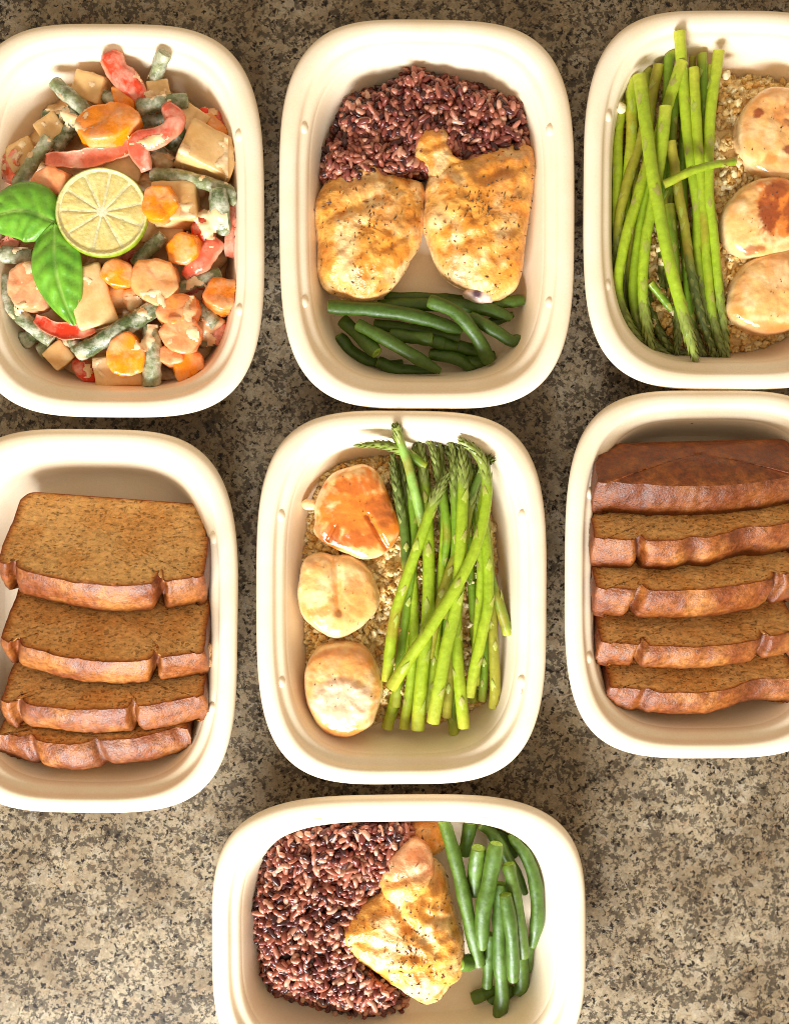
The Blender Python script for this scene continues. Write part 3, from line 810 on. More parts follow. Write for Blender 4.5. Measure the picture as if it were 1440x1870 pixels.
def pile(t, outline, hmax, ramp_px, count, tpl, tf, dims, tilt, palette, mat, piece, rest, bed, bed_col, n_parts, seed, avoid=(), jit=1.2, lumps=3.0, below=2.6):
    """t: the thing; grains of size dims (mm) over a height field; the n_parts topmost grains are parts, the rest one mesh"""
    random.seed(seed)
    ol = [(p.x, p.y) for p in smooth_closed(outline, 60)]
    xs = [p[0] for p in ol]; ys = [p[1] for p in ol]
    def hf(px, py, clump=True):
        d = edge_dist(ol, px, py)
        w = P(px, py, .015)
        k = sstep(0, ramp_px, d)
        return 2.5 + (hmax - 2.5) * (k ** .7) + lumps * 1.35 * k * fbm(w, 62, 3, seed) + 1.1 * k * fbm(w, 170, 2, seed + 5)
    # bed under the grains
    bv, bf, bc, _ = lump(outline, 1.8, 3.0, 4, p=1, q=1, amp=0, n=60, R=22, zfn=None, colfn=lambda *a: bed_col)
    up = int(22 * .74)
    cxp = sum(xs) / len(xs); cyp = sum(ys) / len(ys)
    for i, v in enumerate(bv):
        if i == 0: px, py = cxp, cyp
        else:
            ri = (i - 1) // 60 + 1; j = (i - 1) % 60
            if ri > up: continue
            r = math.sin(ri / up * math.pi / 2)
            px, py = cxp + (ol[j][0] - cxp) * r, cyp + (ol[j][1] - cyp) * r
        h = (hf(px, py) - below) if inside(ol, px, py) else 2.6
        v.z = max(2.2, h) * MM
        q = P(px, py, v.z); v.x, v.y = q.x, q.y
    mesh_obj(bed, bv, bf, mat, parent=t, colors=bc)
    pieces = []
    tries = 0
    while len(pieces) < count and tries < count * 20:
        tries += 1
        px, py = random.uniform(min(xs) - 5, max(xs) + 5), random.uniform(min(ys) - 5, max(ys) + 5)
        if not inside(ol, px, py):
            if edge_dist(ol, px, py) > 5 or random.random() < .8: continue
        if any(inside(a, px, py) for a in avoid): continue
        off = random.uniform(-2.4, 1.3) * jit
        z = max(3.2, hf(px, py) + off) * MM
        pieces.append((off, px, py, z))
    pieces.sort(key=lambda a: -a[0])
    org = np.array(ORG[t.name])
    tpls = []
    for k in range(14):
        me = bpy.data.meshes.new(piece)
        sc = np.array(dims) * MM * .5 * np.array([random.uniform(.82, 1.15), random.uniform(.85, 1.15), random.uniform(.8, 1.1)])
        vv = tpl[random.randrange(len(tpl))] * sc
        me.vertices.add(len(vv)); me.vertices.foreach_set('co', vv.ravel().astype(np.float32))
        me.loops.add(tf.size); me.loops.foreach_set('vertex_index', tf.ravel().astype(np.int32))
        me.polygons.add(len(tf)); me.polygons.foreach_set('loop_start', (np.arange(len(tf)) * 3).astype(np.int32))
        me.update(calc_edges=True)
        me.polygons.foreach_set('use_smooth', np.ones(len(tf), dtype=bool))
        at = me.color_attributes.new('Col', 'FLOAT_COLOR', 'POINT')
        at.data.foreach_set('color', np.tile(np.array([*random.choice(palette), 1.0], dtype=np.float32), len(vv)))
        me.materials.append(mat); tpls.append(me)
    where = push_in([tuple(P(px, py, z)) for off, px, py, z in pieces], .0016)
    V, Fc, C = [], [], []; n0 = 0
    for i, (off, px, py, z) in enumerate(pieces):
        R_ = rand_rot(tilt); p = where[i]
        if i < n_parts:
            o = bpy.data.objects.new(piece, random.choice(tpls)); COL.objects.link(o); o.parent = t
            mt = Matrix([list(r) for r in R_]).to_4x4(); mt.translation = Vector(np.array(p) - org)
            o.matrix_local = mt
            continue
        sc = np.array(dims) * MM * .5 * np.array([random.uniform(.8, 1.15), random.uniform(.85, 1.2), random.uniform(.8, 1.1)])
        vv = (tpl[random.randrange(len(tpl))] * sc) @ R_.T + np.array(p)
        V.append(vv); Fc.append(tf + n0); n0 += len(vv)
        C.append(np.tile(np.array(random.choice(palette)), (len(vv), 1)))
    o = mesh_obj(rest, np.concatenate(V), np.concatenate(Fc), mat, parent=t, colors=np.concatenate(C))
    o['kind'] = 'stuff'

gv, gf = ellipsoid_tpl(7, 6, .75); gf = tri_faces(gf)
grain_tpls = []
for k in range(5):
    w = gv.copy(); w[:, 2] += .25 * random.uniform(-1, 1) * (w[:, 0] ** 2); w[:, 1] += .3 * random.uniform(-1, 1) * (w[:, 0] ** 2); grain_tpls.append(w)
RICE_PAL = [rgb(*c) for c in ((190, 130, 106), (198, 144, 120), (170, 102, 80), (154, 86, 68), (178, 114, 94), (138, 72, 56), (126, 60, 48), (110, 48, 40), (204, 156, 132), (150, 82, 60),
                              (92, 40, 38), (78, 34, 34), (58, 26, 28), (100, 46, 42), (158, 96, 76), (116, 56, 48), (66, 34, 30), (84, 44, 36))]
t = thing('rice_serving', P(770, 230, .002), 'purple rice heaped above the two chicken thighs', 'rice', 'purple rice servings', kind='thing')
pile(t, [(572, 322), (576, 285), (594, 250), (608, 210), (632, 172), (686, 152), (728, 122), (758, 98), (800, 126), (850, 138), (905, 158), (962, 170), (976, 215), (980, 260), (965, 300), (900, 320), (780, 330), (690, 350), (590, 350)],
     28, 34, 1900, grain_tpls, gf, (8.3, 3.8, 3.3), .55, RICE_PAL, M_RICE, 'grain', 'grains', 'grain_bed', rgb(48, 18, 18), 300, 11)  # bed coloured very dark to paint the shade in gaps between grains
t = thing('rice_serving', P(590, 1650, .002), 'purple rice heaped beside the chicken in the sideways container', 'rice', 'purple rice servings', kind='thing')
pile(t, [(446, 1670), (462, 1600), (478, 1545), (510, 1500), (600, 1480), (700, 1480), (760, 1490), (770, 1530), (740, 1600), (690, 1660), (690, 1750), (745, 1800), (735, 1838), (690, 1862), (620, 1856), (560, 1835), (480, 1815), (466, 1760)],
     28, 40, 2500, grain_tpls, gf, (8.3, 3.8, 3.3), .55, RICE_PAL, M_RICE, 'grain', 'grains', 'grain_bed', rgb(48, 18, 18), 300, 12)  # dark bed colour again stands for shade between the grains

cv, cf = ellipsoid_tpl(11, 8, .9); cf = tri_faces(cf)
cauli_tpls = []
for k in range(8):
    w = cv.copy()
    for i in range(len(w)):
        q_ = Vector(cv[i]); w[i] *= 1 + .8 * noise.noise(q_ * 1.6 + Vector((k * 5, 0, 0))) + .45 * noise.noise(q_ * 4.2 + Vector((0, k * 5, 0)))
    cauli_tpls.append(w)
CAULI_PAL = [rgb(*c) for c in ((238, 204, 138), (242, 214, 156), (230, 188, 116), (246, 224, 176), (224, 178, 102), (238, 200, 132), (244, 218, 164), (218, 166, 90))]
t = thing('cauliflower_rice_serving', P(1320, 360, .002), 'pale cauliflower rice under the scallops in the corner container', 'cauliflower rice', 'cauliflower rice servings', kind='thing')
pile(t, [(1102, 330), (1105, 220), (1140, 140), (1200, 105), (1300, 110), (1380, 118), (1480, 120), (1540, 180), (1560, 360), (1540, 560), (1470, 625), (1400, 645), (1330, 655), (1230, 650), (1150, 610), (1115, 540), (1104, 430)],
     21, 70, 2900, cauli_tpls, cf, (5.2, 4.3, 3.6), .9, CAULI_PAL, M_CAULI, 'floret_crumb', 'floret_crumbs', 'cauliflower_bed', rgb(240, 208, 148), 150, 13, lumps=3.5, below=1.0)
t = thing('cauliflower_rice_serving', P(720, 1060, .002), 'pale cauliflower rice under the scallops and asparagus in the middle', 'cauliflower rice', 'cauliflower rice servings', kind='thing')
pile(t, [(552, 960), (575, 870), (610, 838), (690, 828), (800, 835), (890, 900), (922, 985), (915, 1060), (915, 1180), (900, 1290), (840, 1310), (740, 1310), (680, 1320), (600, 1310), (556, 1250), (548, 1160), (548, 1060)],
     19, 60, 2900, cauli_tpls, cf, (5.2, 4.3, 3.6), .9, CAULI_PAL, M_CAULI, 'floret_crumb', 'floret_crumbs', 'cauliflower_bed', rgb(240, 208, 148), 150, 14, lumps=3.5, below=1.0)

# ------------------------------------------------------------------ scallops
CRM, WHT, SEAR, DARK = rgb(238, 190, 120), rgb(244, 212, 158), rgb(222, 120, 28), rgb(150, 58, 14)
def scallop(label, outline, zb, zm, zt, sears, seed, grooves=(), whites=(), tilt=(0, 0), specks=14, p=.5, q=.42, extra=None):
    def cf(px, py, v, nrm):
        k = fbm(v, 90, 4, seed)
        c = mixc(CRM, WHT, sstep(-.2, .4, k))
        c = mixc(c, rgb(238, 206, 158), .6 * sstep(.75, .2, nrm.z))
        c = mixc(c, rgb(226, 152, 70), .28 * sstep(.0, .45, fbm(v, 55, 4, seed + 15)) * sstep(.3, .8, nrm.z))
        c = mixc(c, rgb(232, 158, 78), .42 * sstep(-.1, .5, fbm(v, 34, 4, seed + 41)) * sstep(.2, .8, nrm.z))
        c = mixc(c, rgb(218, 136, 52), .5 * sstep(.35, .6, nrm.z) * sstep(.92, .7, nrm.z) * sstep(-.25, .25, fbm(v, 45, 3, seed + 31)))
        for (x, y, rx, ry, amt, col) in sears:
            d = math.hypot((px - x) / rx, (py - y) / ry)
            c = mixc(c, col, amt * sstep(1.06, .7, d + .5 * fbm(v, 150, 4, seed + 5)))
        for (x, y, rx, ry, col) in whites:
            d = math.hypot((px - x) / rx, (py - y) / ry)
            c = mixc(c, col, sstep(1.1, .85, d + .2 * fbm(v, 160, 3, seed + 2)))
        return c
    cx = sum(a for a, b in outline) / len(outline); cy = sum(b for a, b in outline) / len(outline)
    def zf(px, py, v):
        an = math.atan2(py - cy, px - cx)
        z = tilt[0] * (px - cx) / 60 + tilt[1] * (py - cy) / 60 + .8 * fbm(v, 60, 3, seed) + .3 * fbm(v, 190, 2, seed + 1)
        for (x0, y0, x1, y1, w, dep) in grooves:
            dx, dy = x1 - x0, y1 - y0
            t_ = max(0, min(1, ((px - x0) * dx + (py - y0) * dy) / (dx * dx + dy * dy)))
            d = math.hypot(px - x0 - dx * t_, py - y0 - dy * t_)
            z -= dep * math.exp(-(d / w) ** 2)
        for (x, y, rx, ry, col) in whites:
            d = math.hypot((px - x) / rx, (py - y) / ry)
            z += sstep(1.1, .7, d) * (1.4 + 1.4 * fbm(v, 95, 3, seed + 8))
        return z
    outline = [(x + 4 * noise.noise(Vector((i * .9, seed, 0))), y + 4 * noise.noise(Vector((i * .9, seed, 7)))) for i, (x, y) in enumerate(outline)]
    v, f, c, b = lump(outline, zb, zm, zt, p=p, q=q, tuck=.12, amp=.6, freq=75, n=140, R=46, zfn=zf, colfn=cf, seed=seed)
    t = thing('scallop', b, label, 'scallop', 'seared scallops')
    mesh_obj('meat', v, f, M_SCALLOP, parent=t, colors=c)
    herbs(t, v[:140 * 30], (zt - 5) * MM, specks, int(seed * 10), name='pepper_specks', smin=.18, smax=.42, thin=False, cols=[rgb(40, 26, 18), rgb(66, 34, 18)])
    return t
sc1 = [(573, 952), (578, 912), (605, 868), (640, 851), (674, 850), (697, 870), (712, 905), (732, 960), (716, 1000), (690, 1018), (662, 1022), (628, 1008), (590, 990), (574, 972)]
t = scallop('scallop seared deep orange with a torn edge, topmost in the middle container', sc1, 12, 24, 36, [(662, 938, 84, 84, .95, SEAR), (692, 930, 26, 34, .45, DARK), (602, 972, 30, 20, .55, DARK), (650, 985, 50, 18, .5, DARK), (655, 890, 50, 14, .35, DARK)], 1.3,
            grooves=[(670, 940, 705, 1000, 4, 2.6), (600, 985, 612, 960, 3, 2.0)], tilt=(-.5, -1), specks=10)
tv, tf_, tc_, _ = lump([(551, 918), (560, 911), (576, 914), (580, 924), (572, 932), (556, 930)], 16, 20, 24, amp=.3, n=28, R=12, colfn=lambda *a: WHT)
mesh_obj('side_muscle', tv, tf_, M_SCALLOP, parent=t, colors=tc_)
scallop('plump pale scallop split by a groove down its middle', [(547, 1052), (556, 1018), (585, 1006), (612, 1012), (645, 1012), (674, 1042), (694, 1080), (692, 1105), (676, 1128), (645, 1155), (612, 1162), (575, 1146), (551, 1120), (546, 1085)],
        6, 20, 34, [(592, 1112, 34, 10, .55, SEAR), (650, 1090, 22, 40, .35, SEAR), (575, 1030, 20, 12, .3, SEAR)], 2.7, grooves=[(614, 1008, 620, 1112, 7, 3.4)], specks=16)
scallop('round scallop with a raised white patch, lowest in the middle container', [(557, 1232), (567, 1195), (594, 1174), (632, 1169), (667, 1178), (690, 1210), (697, 1248), (690, 1294), (673, 1325), (632, 1340), (590, 1328), (563, 1286)],
        4, 19, 36, [(632, 1200, 62, 36, .5, SEAR), (630, 1330, 50, 20, .6, SEAR), (570, 1260, 24, 40, .4, SEAR)], 3.9, whites=[(626, 1272, 58, 42, rgb(236, 198, 162))], specks=16)
scallop('large pale scallop with brown spots, topmost beside the asparagus butts', [(1338, 245), (1344, 215), (1366, 184), (1395, 168), (1430, 164), (1462, 182), (1478, 220), (1478, 265), (1462, 305), (1430, 330), (1395, 330), (1362, 312), (1342, 280)],
        8, 22, 35, [(1430, 220, 40, 34, .55, SEAR), (1370, 220, 12, 9, .9, DARK), (1425, 285, 16, 9, .85, DARK), (1400, 310, 40, 16, .4, SEAR), (1390, 300, 12, 10, .5, SEAR)], 5.1, grooves=[(1420, 230, 1460, 255, 5, 1.8)], specks=26)
scallop('scallop with a dark caramelised top and white side, between two paler ones', [(1312, 425), (1318, 385), (1340, 352), (1375, 334), (1415, 330), (1450, 350), (1464, 390), (1460, 435), (1430, 466), (1390, 476), (1350, 474), (1322, 456)],
        8, 22, 37, [(1412, 388, 58, 60, .9, SEAR), (1385, 400, 22, 34, .85, DARK), (1440, 400, 30, 40, .75, DARK), (1400, 360, 24, 16, .7, DARK), (1362, 462, 20, 10, .7, DARK)], 6.3, tilt=(.8, -.4), specks=24)
scallop('smooth ivory scallop at the bottom end of the corner container', [(1322, 545), (1332, 510), (1358, 482), (1395, 464), (1432, 458), (1462, 480), (1476, 530), (1470, 580), (1438, 606), (1395, 613), (1352, 602), (1320, 578)],
        6, 20, 35, [(1400, 505, 20, 40, .35, SEAR), (1440, 480, 30, 18, .4, SEAR), (1400, 605, 60, 14, .45, SEAR), (1330, 575, 18, 14, .4, SEAR)], 7.7, grooves=[(1425, 480, 1432, 590, 4, .7)], specks=16)

# ------------------------------------------------------------------ asparagus
def leaf_patch(l, w, curl):
    """a pointed bract: grows from the origin along +X, hugging the stalk, 5x3 vertices plus thickness"""
    v, f = [], []
    for i in range(5):
        u = i / 4; ww = w * (1 - u) ** .7 * (1 if i else .75) * (1 if u < 1 else 0)
        for j in (-1, 0, 1):
            v.append((l * u, j * ww * .5, curl * (.35 + .65 * math.sin(u * 2.2)) - (.35 * w * abs(j) * (1 - u))))
    for i in range(4):
        for j in range(2):
            a = i * 3 + j
            f.append((a, a + 3, a + 4, a + 1))
    return v, f
BR = []
for k in range(6):
    lv, lf = leaf_patch(random.uniform(6.5, 9.0) * MM, random.uniform(5.0, 6.4) * MM, random.uniform(.45, .8) * MM)
    me = bpy.data.meshes.new('bract'); me.from_pydata(lv, [], lf)
    for p in me.polygons: p.use_smooth = True
    at = me.color_attributes.new('Col', 'FLOAT_COLOR', 'POINT')
    cc = []
    for i in range(len(lv)):
        u = (i // 3) / 4
        cc += [*mixc(rgb(166, 178, 66), rgb(156, 134, 92) if k % 3 else rgb(150, 160, 76), u * .8), 1]
    at.data.foreach_set('color', cc)
    me.materials.append(M_ASP); BR.append(me)
def spear(label, pts, zs, r, group, c0, seed, tip=True, tip_len=None, bracts=5, dark=.5):
    rs = random.Random(int(seed * 100))
    r = r * PXM * .94
    path = px_path(pts, zs, 40)
    L = [0]
    for i in range(39): L.append(L[-1] + (path[i + 1] - path[i]).length)
    tot = L[-1]
    tl = (tip_len or rs.uniform(78, 100)) * PXM if tip else 0
    u_t = 1 - tl / tot
    ctip = mixc(rgb(140, 156, 62), rgb(84, 98, 44), dark)
    def tp(u):
        k = 1.0 - .2 * u
        if tip and u > u_t:
            w = (u - u_t) / (1 - u_t)
            k *= (1 + .12 * math.sin(w * 3.0)) * (1 - .82 * w ** 1.8)
        return k
    brown = rs.random() < .3
    def cf(u, a, v):
        c = mixc(c0, (c0[0] * .8, c0[1] * .95, c0[2] * .8), u)
        c = mixc(c, rgb(196, 190, 70), .5 * sstep(.12, 0, u))
        if brown: c = mixc(c, rgb(150, 112, 40), .5 * sstep(.1, .5, fbm(v, 45, 2, seed)))
        c = mixc(c, (c[0] * .78, c[1] * .86, c[2] * .9), .5 * sstep(.0, .5, fbm(v, 30, 2, seed + 4)))
        st = .5 + .5 * math.sin(a * 6 + seed)
        c = mixc(c, (c[0] * 1.25, c[1] * 1.12, c[2] * 1.2), .5 * st * st)
        if tip: c = mixc(c, ctip, sstep(u_t - .12, u_t + .05, u))
        return c
    v, f, c, fr = tube(path, r, r * .94, 14, tp, amp=.00022, freq=210, seed=seed, colfn=cf, ridge=.03)
    if tip: close_ends(v, f, c, 14, first=False)
    low = min(path, key=lambda p: p.z)
    base = Vector((low.x, low.y, max(.003, low.z - r)))
    t = thing('asparagus_spear', base, label, 'asparagus', group)
    mesh_obj('stalk', v, f, M_ASP, parent=t, colors=c)
    ends = [(0, -1)] + ([] if tip else [(-1, 1)])
    for fi, sg in ends:
        a, b_, d = cap(fr[fi], r, r * .94, sg, r * .1, rgb(196, 200, 104), rgb(170, 182, 66), 14)
        mesh_obj('cut_end', a, b_, M_ASP, parent=t, colors=d)
    def frame_at(u):
        x = u * 39; i = min(38, int(x)); k = x - i
        p0, t0, s0, u0, k0 = fr[i]; p1, t1, s1, u1, k1 = fr[i + 1]
        return p0.lerp(p1, k), t0.lerp(t1, k).normalized(), s0.lerp(s1, k).normalized(), u0.lerp(u1, k).normalized(), k0 + (k1 - k0) * k
    if tip:
        V, Fc, C = [], [], []
        ns = 46
        for i in range(ns):
            w = (i / ns) ** .85
            u = u_t - .06 + (1 - u_t + .05) * w
            p, tt, ss, uu, k = frame_at(max(0, min(.995, u)))
            a = i * 2.399 + seed
            out = ss * math.cos(a) + uu * math.sin(a)
            tan = tt.cross(out).normalized()
            l = (7.4 - 2.4 * w) * MM * rs.uniform(.85, 1.2) * (r / .0036); wd = (4.3 - 1.5 * w) * MM * rs.uniform(.8, 1.15) * (r / .0036)
            lift = rs.uniform(.04, .22)
            lv, lf = leaf_patch(l, wd, .5 * MM)
            X = (tt + out * lift * .6).normalized(); Y = tan; Z = X.cross(Y).normalized()
            if Z.dot(out) < 0: Z = -Z
            o0 = p + out * (r * k * .93)
            n0 = len(V)
            cb = mixc(ctip, rgb(172, 182, 96), rs.uniform(0, .7)); ct_ = mixc(ctip, rgb(82, 70, 50), rs.uniform(.1, .7))
            for m_, q in enumerate(lv):
                V.append(o0 + X * q[0] + Y * q[1] + Z * q[2]); C.append(mixc(cb, ct_, (m_ // 3) / 4))
            Fc += [tuple(n0 + z for z in ff) for ff in lf]
        mesh_obj('tip', V, Fc, M_ASP, parent=t, colors=C)
    for i in range(bracts):
        u = (i + .55 + rs.uniform(-.2, .2)) / bracts * (u_t - .05 if tip else .9)
        p, tt, ss, uu, k = frame_at(u)
        a = rs.uniform(.15, math.pi - .15)
        out = ss * math.cos(a) + uu * math.sin(a)
        Y = tt.cross(out).normalized(); Z = tt.cross(Y).normalized()
        if Z.dot(out) < 0: Y = -Y; Z = -Z
        Y = Z.cross(tt).normalized()
        m4 = Matrix((( tt.x, Y.x, Z.x, 0), (tt.y, Y.y, Z.y, 0), (tt.z, Y.z, Z.z, 0), (0, 0, 0, 1)))
        m4.translation = p + out * (r * k * .97) - base
        o = bpy.data.objects.new('bract', BR[rs.randrange(6)]); COL.objects.link(o); o.parent = t
        o.matrix_local = m4 @ Matrix.Scale(r / .0036, 4)
    return t
YG, GR, OL, DK = rgb(156, 174, 38), rgb(118, 146, 34), rgb(148, 142, 42), rgb(88, 108, 34)
GA = 'asparagus spears in the corner scallop container'
for i, (lab, pts, zs, r, c, kw) in enumerate([
    ('asparagus spear along the container wall with its butt lowest', [(1129, 178), (1127, 300), (1127, 450), (1133, 560), (1172, 645)], [25, 25, 23, 20, 16], 10.5, YG, dict(dark=.6)),
    ('asparagus spear with the square butt second from the wall', [(1150, 139), (1153, 230), (1147, 310), (1136, 440), (1140, 600)], [30, 29, 27, 22, 14], 11.5, YG, dict(dark=.6)),
    ('asparagus spear slanting in to the wall at half length', [(1186, 285), (1160, 372), (1136, 460), (1130, 545), (1168, 636)], [33, 34, 33, 29, 22], 11.5, YG, dict(dark=.5)),
    ('olive asparagus spear slanting under the square butt one', [(1174, 235), (1142, 345), (1128, 425), (1124, 560)], [28, 29, 26, 18], 11, OL, dict(dark=.7)),
    ('thick bright asparagus spear lying on top, crossing to the right', [(1167, 137), (1178, 220), (1192, 325), (1222, 480), (1245, 567), (1267, 646)], [39, 41, 44, 44, 41, 35], 13, YG, dict(dark=.15, tip_len=80)),
    ('asparagus spear with a high pale butt in the centre of the bunch', [(1215, 194), (1207, 270), (1192, 370), (1178, 440), (1173, 540), (1185, 626)], [42, 40, 36, 34, 31, 26], 12.5, YG, dict(dark=.2, tip_len=60)),
    ('asparagus spear whose slanted butt leans across the others', [(1245, 112), (1223, 176), (1198, 265), (1168, 420), (1158, 560), (1207, 677)], [40, 38, 33, 27, 24, 17], 12, YG, dict(dark=.65)),
    ('thin asparagus butt tucked behind the brown one', [(1181, 118), (1180, 180), (1190, 300), (1196, 420)], [24, 24, 22, 18], 9, GR, dict(tip=False)),
    ('brownish asparagus spear leaning behind the thick bright one', [(1202, 118), (1188, 190), (1180, 300), (1176, 420), (1160, 590)], [29, 28, 25, 21, 14], 11, OL, dict(dark=.7)),
    ('darker asparagus butt just below the tallest one', [(1222, 82), (1219, 150), (1212, 300), (1208, 450), (1215, 600)], [30, 30, 26, 22, 15], 11, GR, dict(dark=.7)),
    ('tallest asparagus spear, its butt touching the rim', [(1240, 56), (1247, 160), (1257, 270), (1272, 380), (1274, 490), (1300, 656)], [43, 37, 34, 31, 28, 18], 11.5, YG, dict(dark=.75)),
    ('asparagus spear with a flat bright butt right of the tallest', [(1265, 124), (1272, 244), (1281, 352), (1288, 458), (1299, 567), (1322, 660)], [37, 36, 33, 30, 26, 18], 11, YG, dict(dark=.6)),
    ('asparagus spear showing a narrow butt between two taller ones', [(1281, 98), (1284, 180), (1287, 300), (1296, 440), (1308, 600)], [31, 30, 27, 23, 16], 10, GR, dict(dark=.8)),
    ('outer asparagus spear beside the scallops with a bright butt', [(1312, 93), (1296, 215), (1293, 350), (1300, 410), (1313, 540), (1326, 643)], [38, 36, 34, 32, 27, 19], 11.5, YG, dict(dark=.4)),
    ('small asparagus butt peeking behind the flat bright one', [(1264, 103), (1262, 160), (1250, 320)], [27, 26, 22], 7, OL, dict(tip=False)),
    ('brown streaked asparagus spear with a very dark tip', [(1224, 258), (1238, 352), (1249, 410), (1260, 490), (1280, 580), (1312, 668)], [36, 36, 35, 33, 28, 18], 10, OL, dict(dark=1.0, tip_len=170)),
    ('thin asparagus piece lying crosswise over the bunch', [(1211, 337), (1262, 312), (1305, 300), (1340, 295)], [42, 45, 40, 33], 8.5, YG, dict(tip=False, bracts=2)),
    ('asparagus spear in the gap with a curled tip', [(1223, 372), (1232, 480), (1238, 560), (1232, 632)], [32, 30, 26, 20], 10, GR, dict(dark=.8, tip_len=70)),
    ('short asparagus bit slanting in the dark gap', [(1186, 516), (1206, 540), (1226, 566)], [30, 28, 27], 8.5, GR, dict(tip=False, bracts=2)),
    ('asparagus stalk filling the gap beside the high pale butt', [(1232, 130), (1228, 230), (1222, 330), (1216, 440), (1222, 560)], [29, 29, 27, 25, 20], 10, GR, dict(dark=.7)),
    ('asparagus stalk lying behind the slanting ones near the wall', [(1160, 150), (1158, 260), (1156, 400), (1150, 520), (1178, 620)], [23, 24, 22, 20, 15], 10, OL, dict(dark=.6)),
    ('asparagus stalk just left of the outer spear by the scallops', [(1297, 120), (1284, 240), (1278, 380), (1290, 500), (1302, 610)], [29, 29, 28, 25, 18], 10, YG, dict(dark=.6)),
    ('shaded asparagus stalk in the middle of the bunch', [(1250, 200), (1246, 330), (1250, 460), (1262, 580), (1285, 655)], [26, 27, 26, 22, 15], 10, GR, dict(dark=.9)),
    ('asparagus tip lying low, pointing at the bottom rim', [(1170, 480), (1196, 590), (1250, 668)], [18, 18, 13], 10, DK, dict(dark=.8, tip_len=110, bracts=1))]):
    if kw.get('tip', True): pts = pts[:-1] + [(pts[-1][0] + 3, pts[-1][1] + 14)]
    spear(lab, pts, zs, r, GA, c, i * 1.7 + .3, **kw)
GB = 'asparagus spears in the middle scallop container'
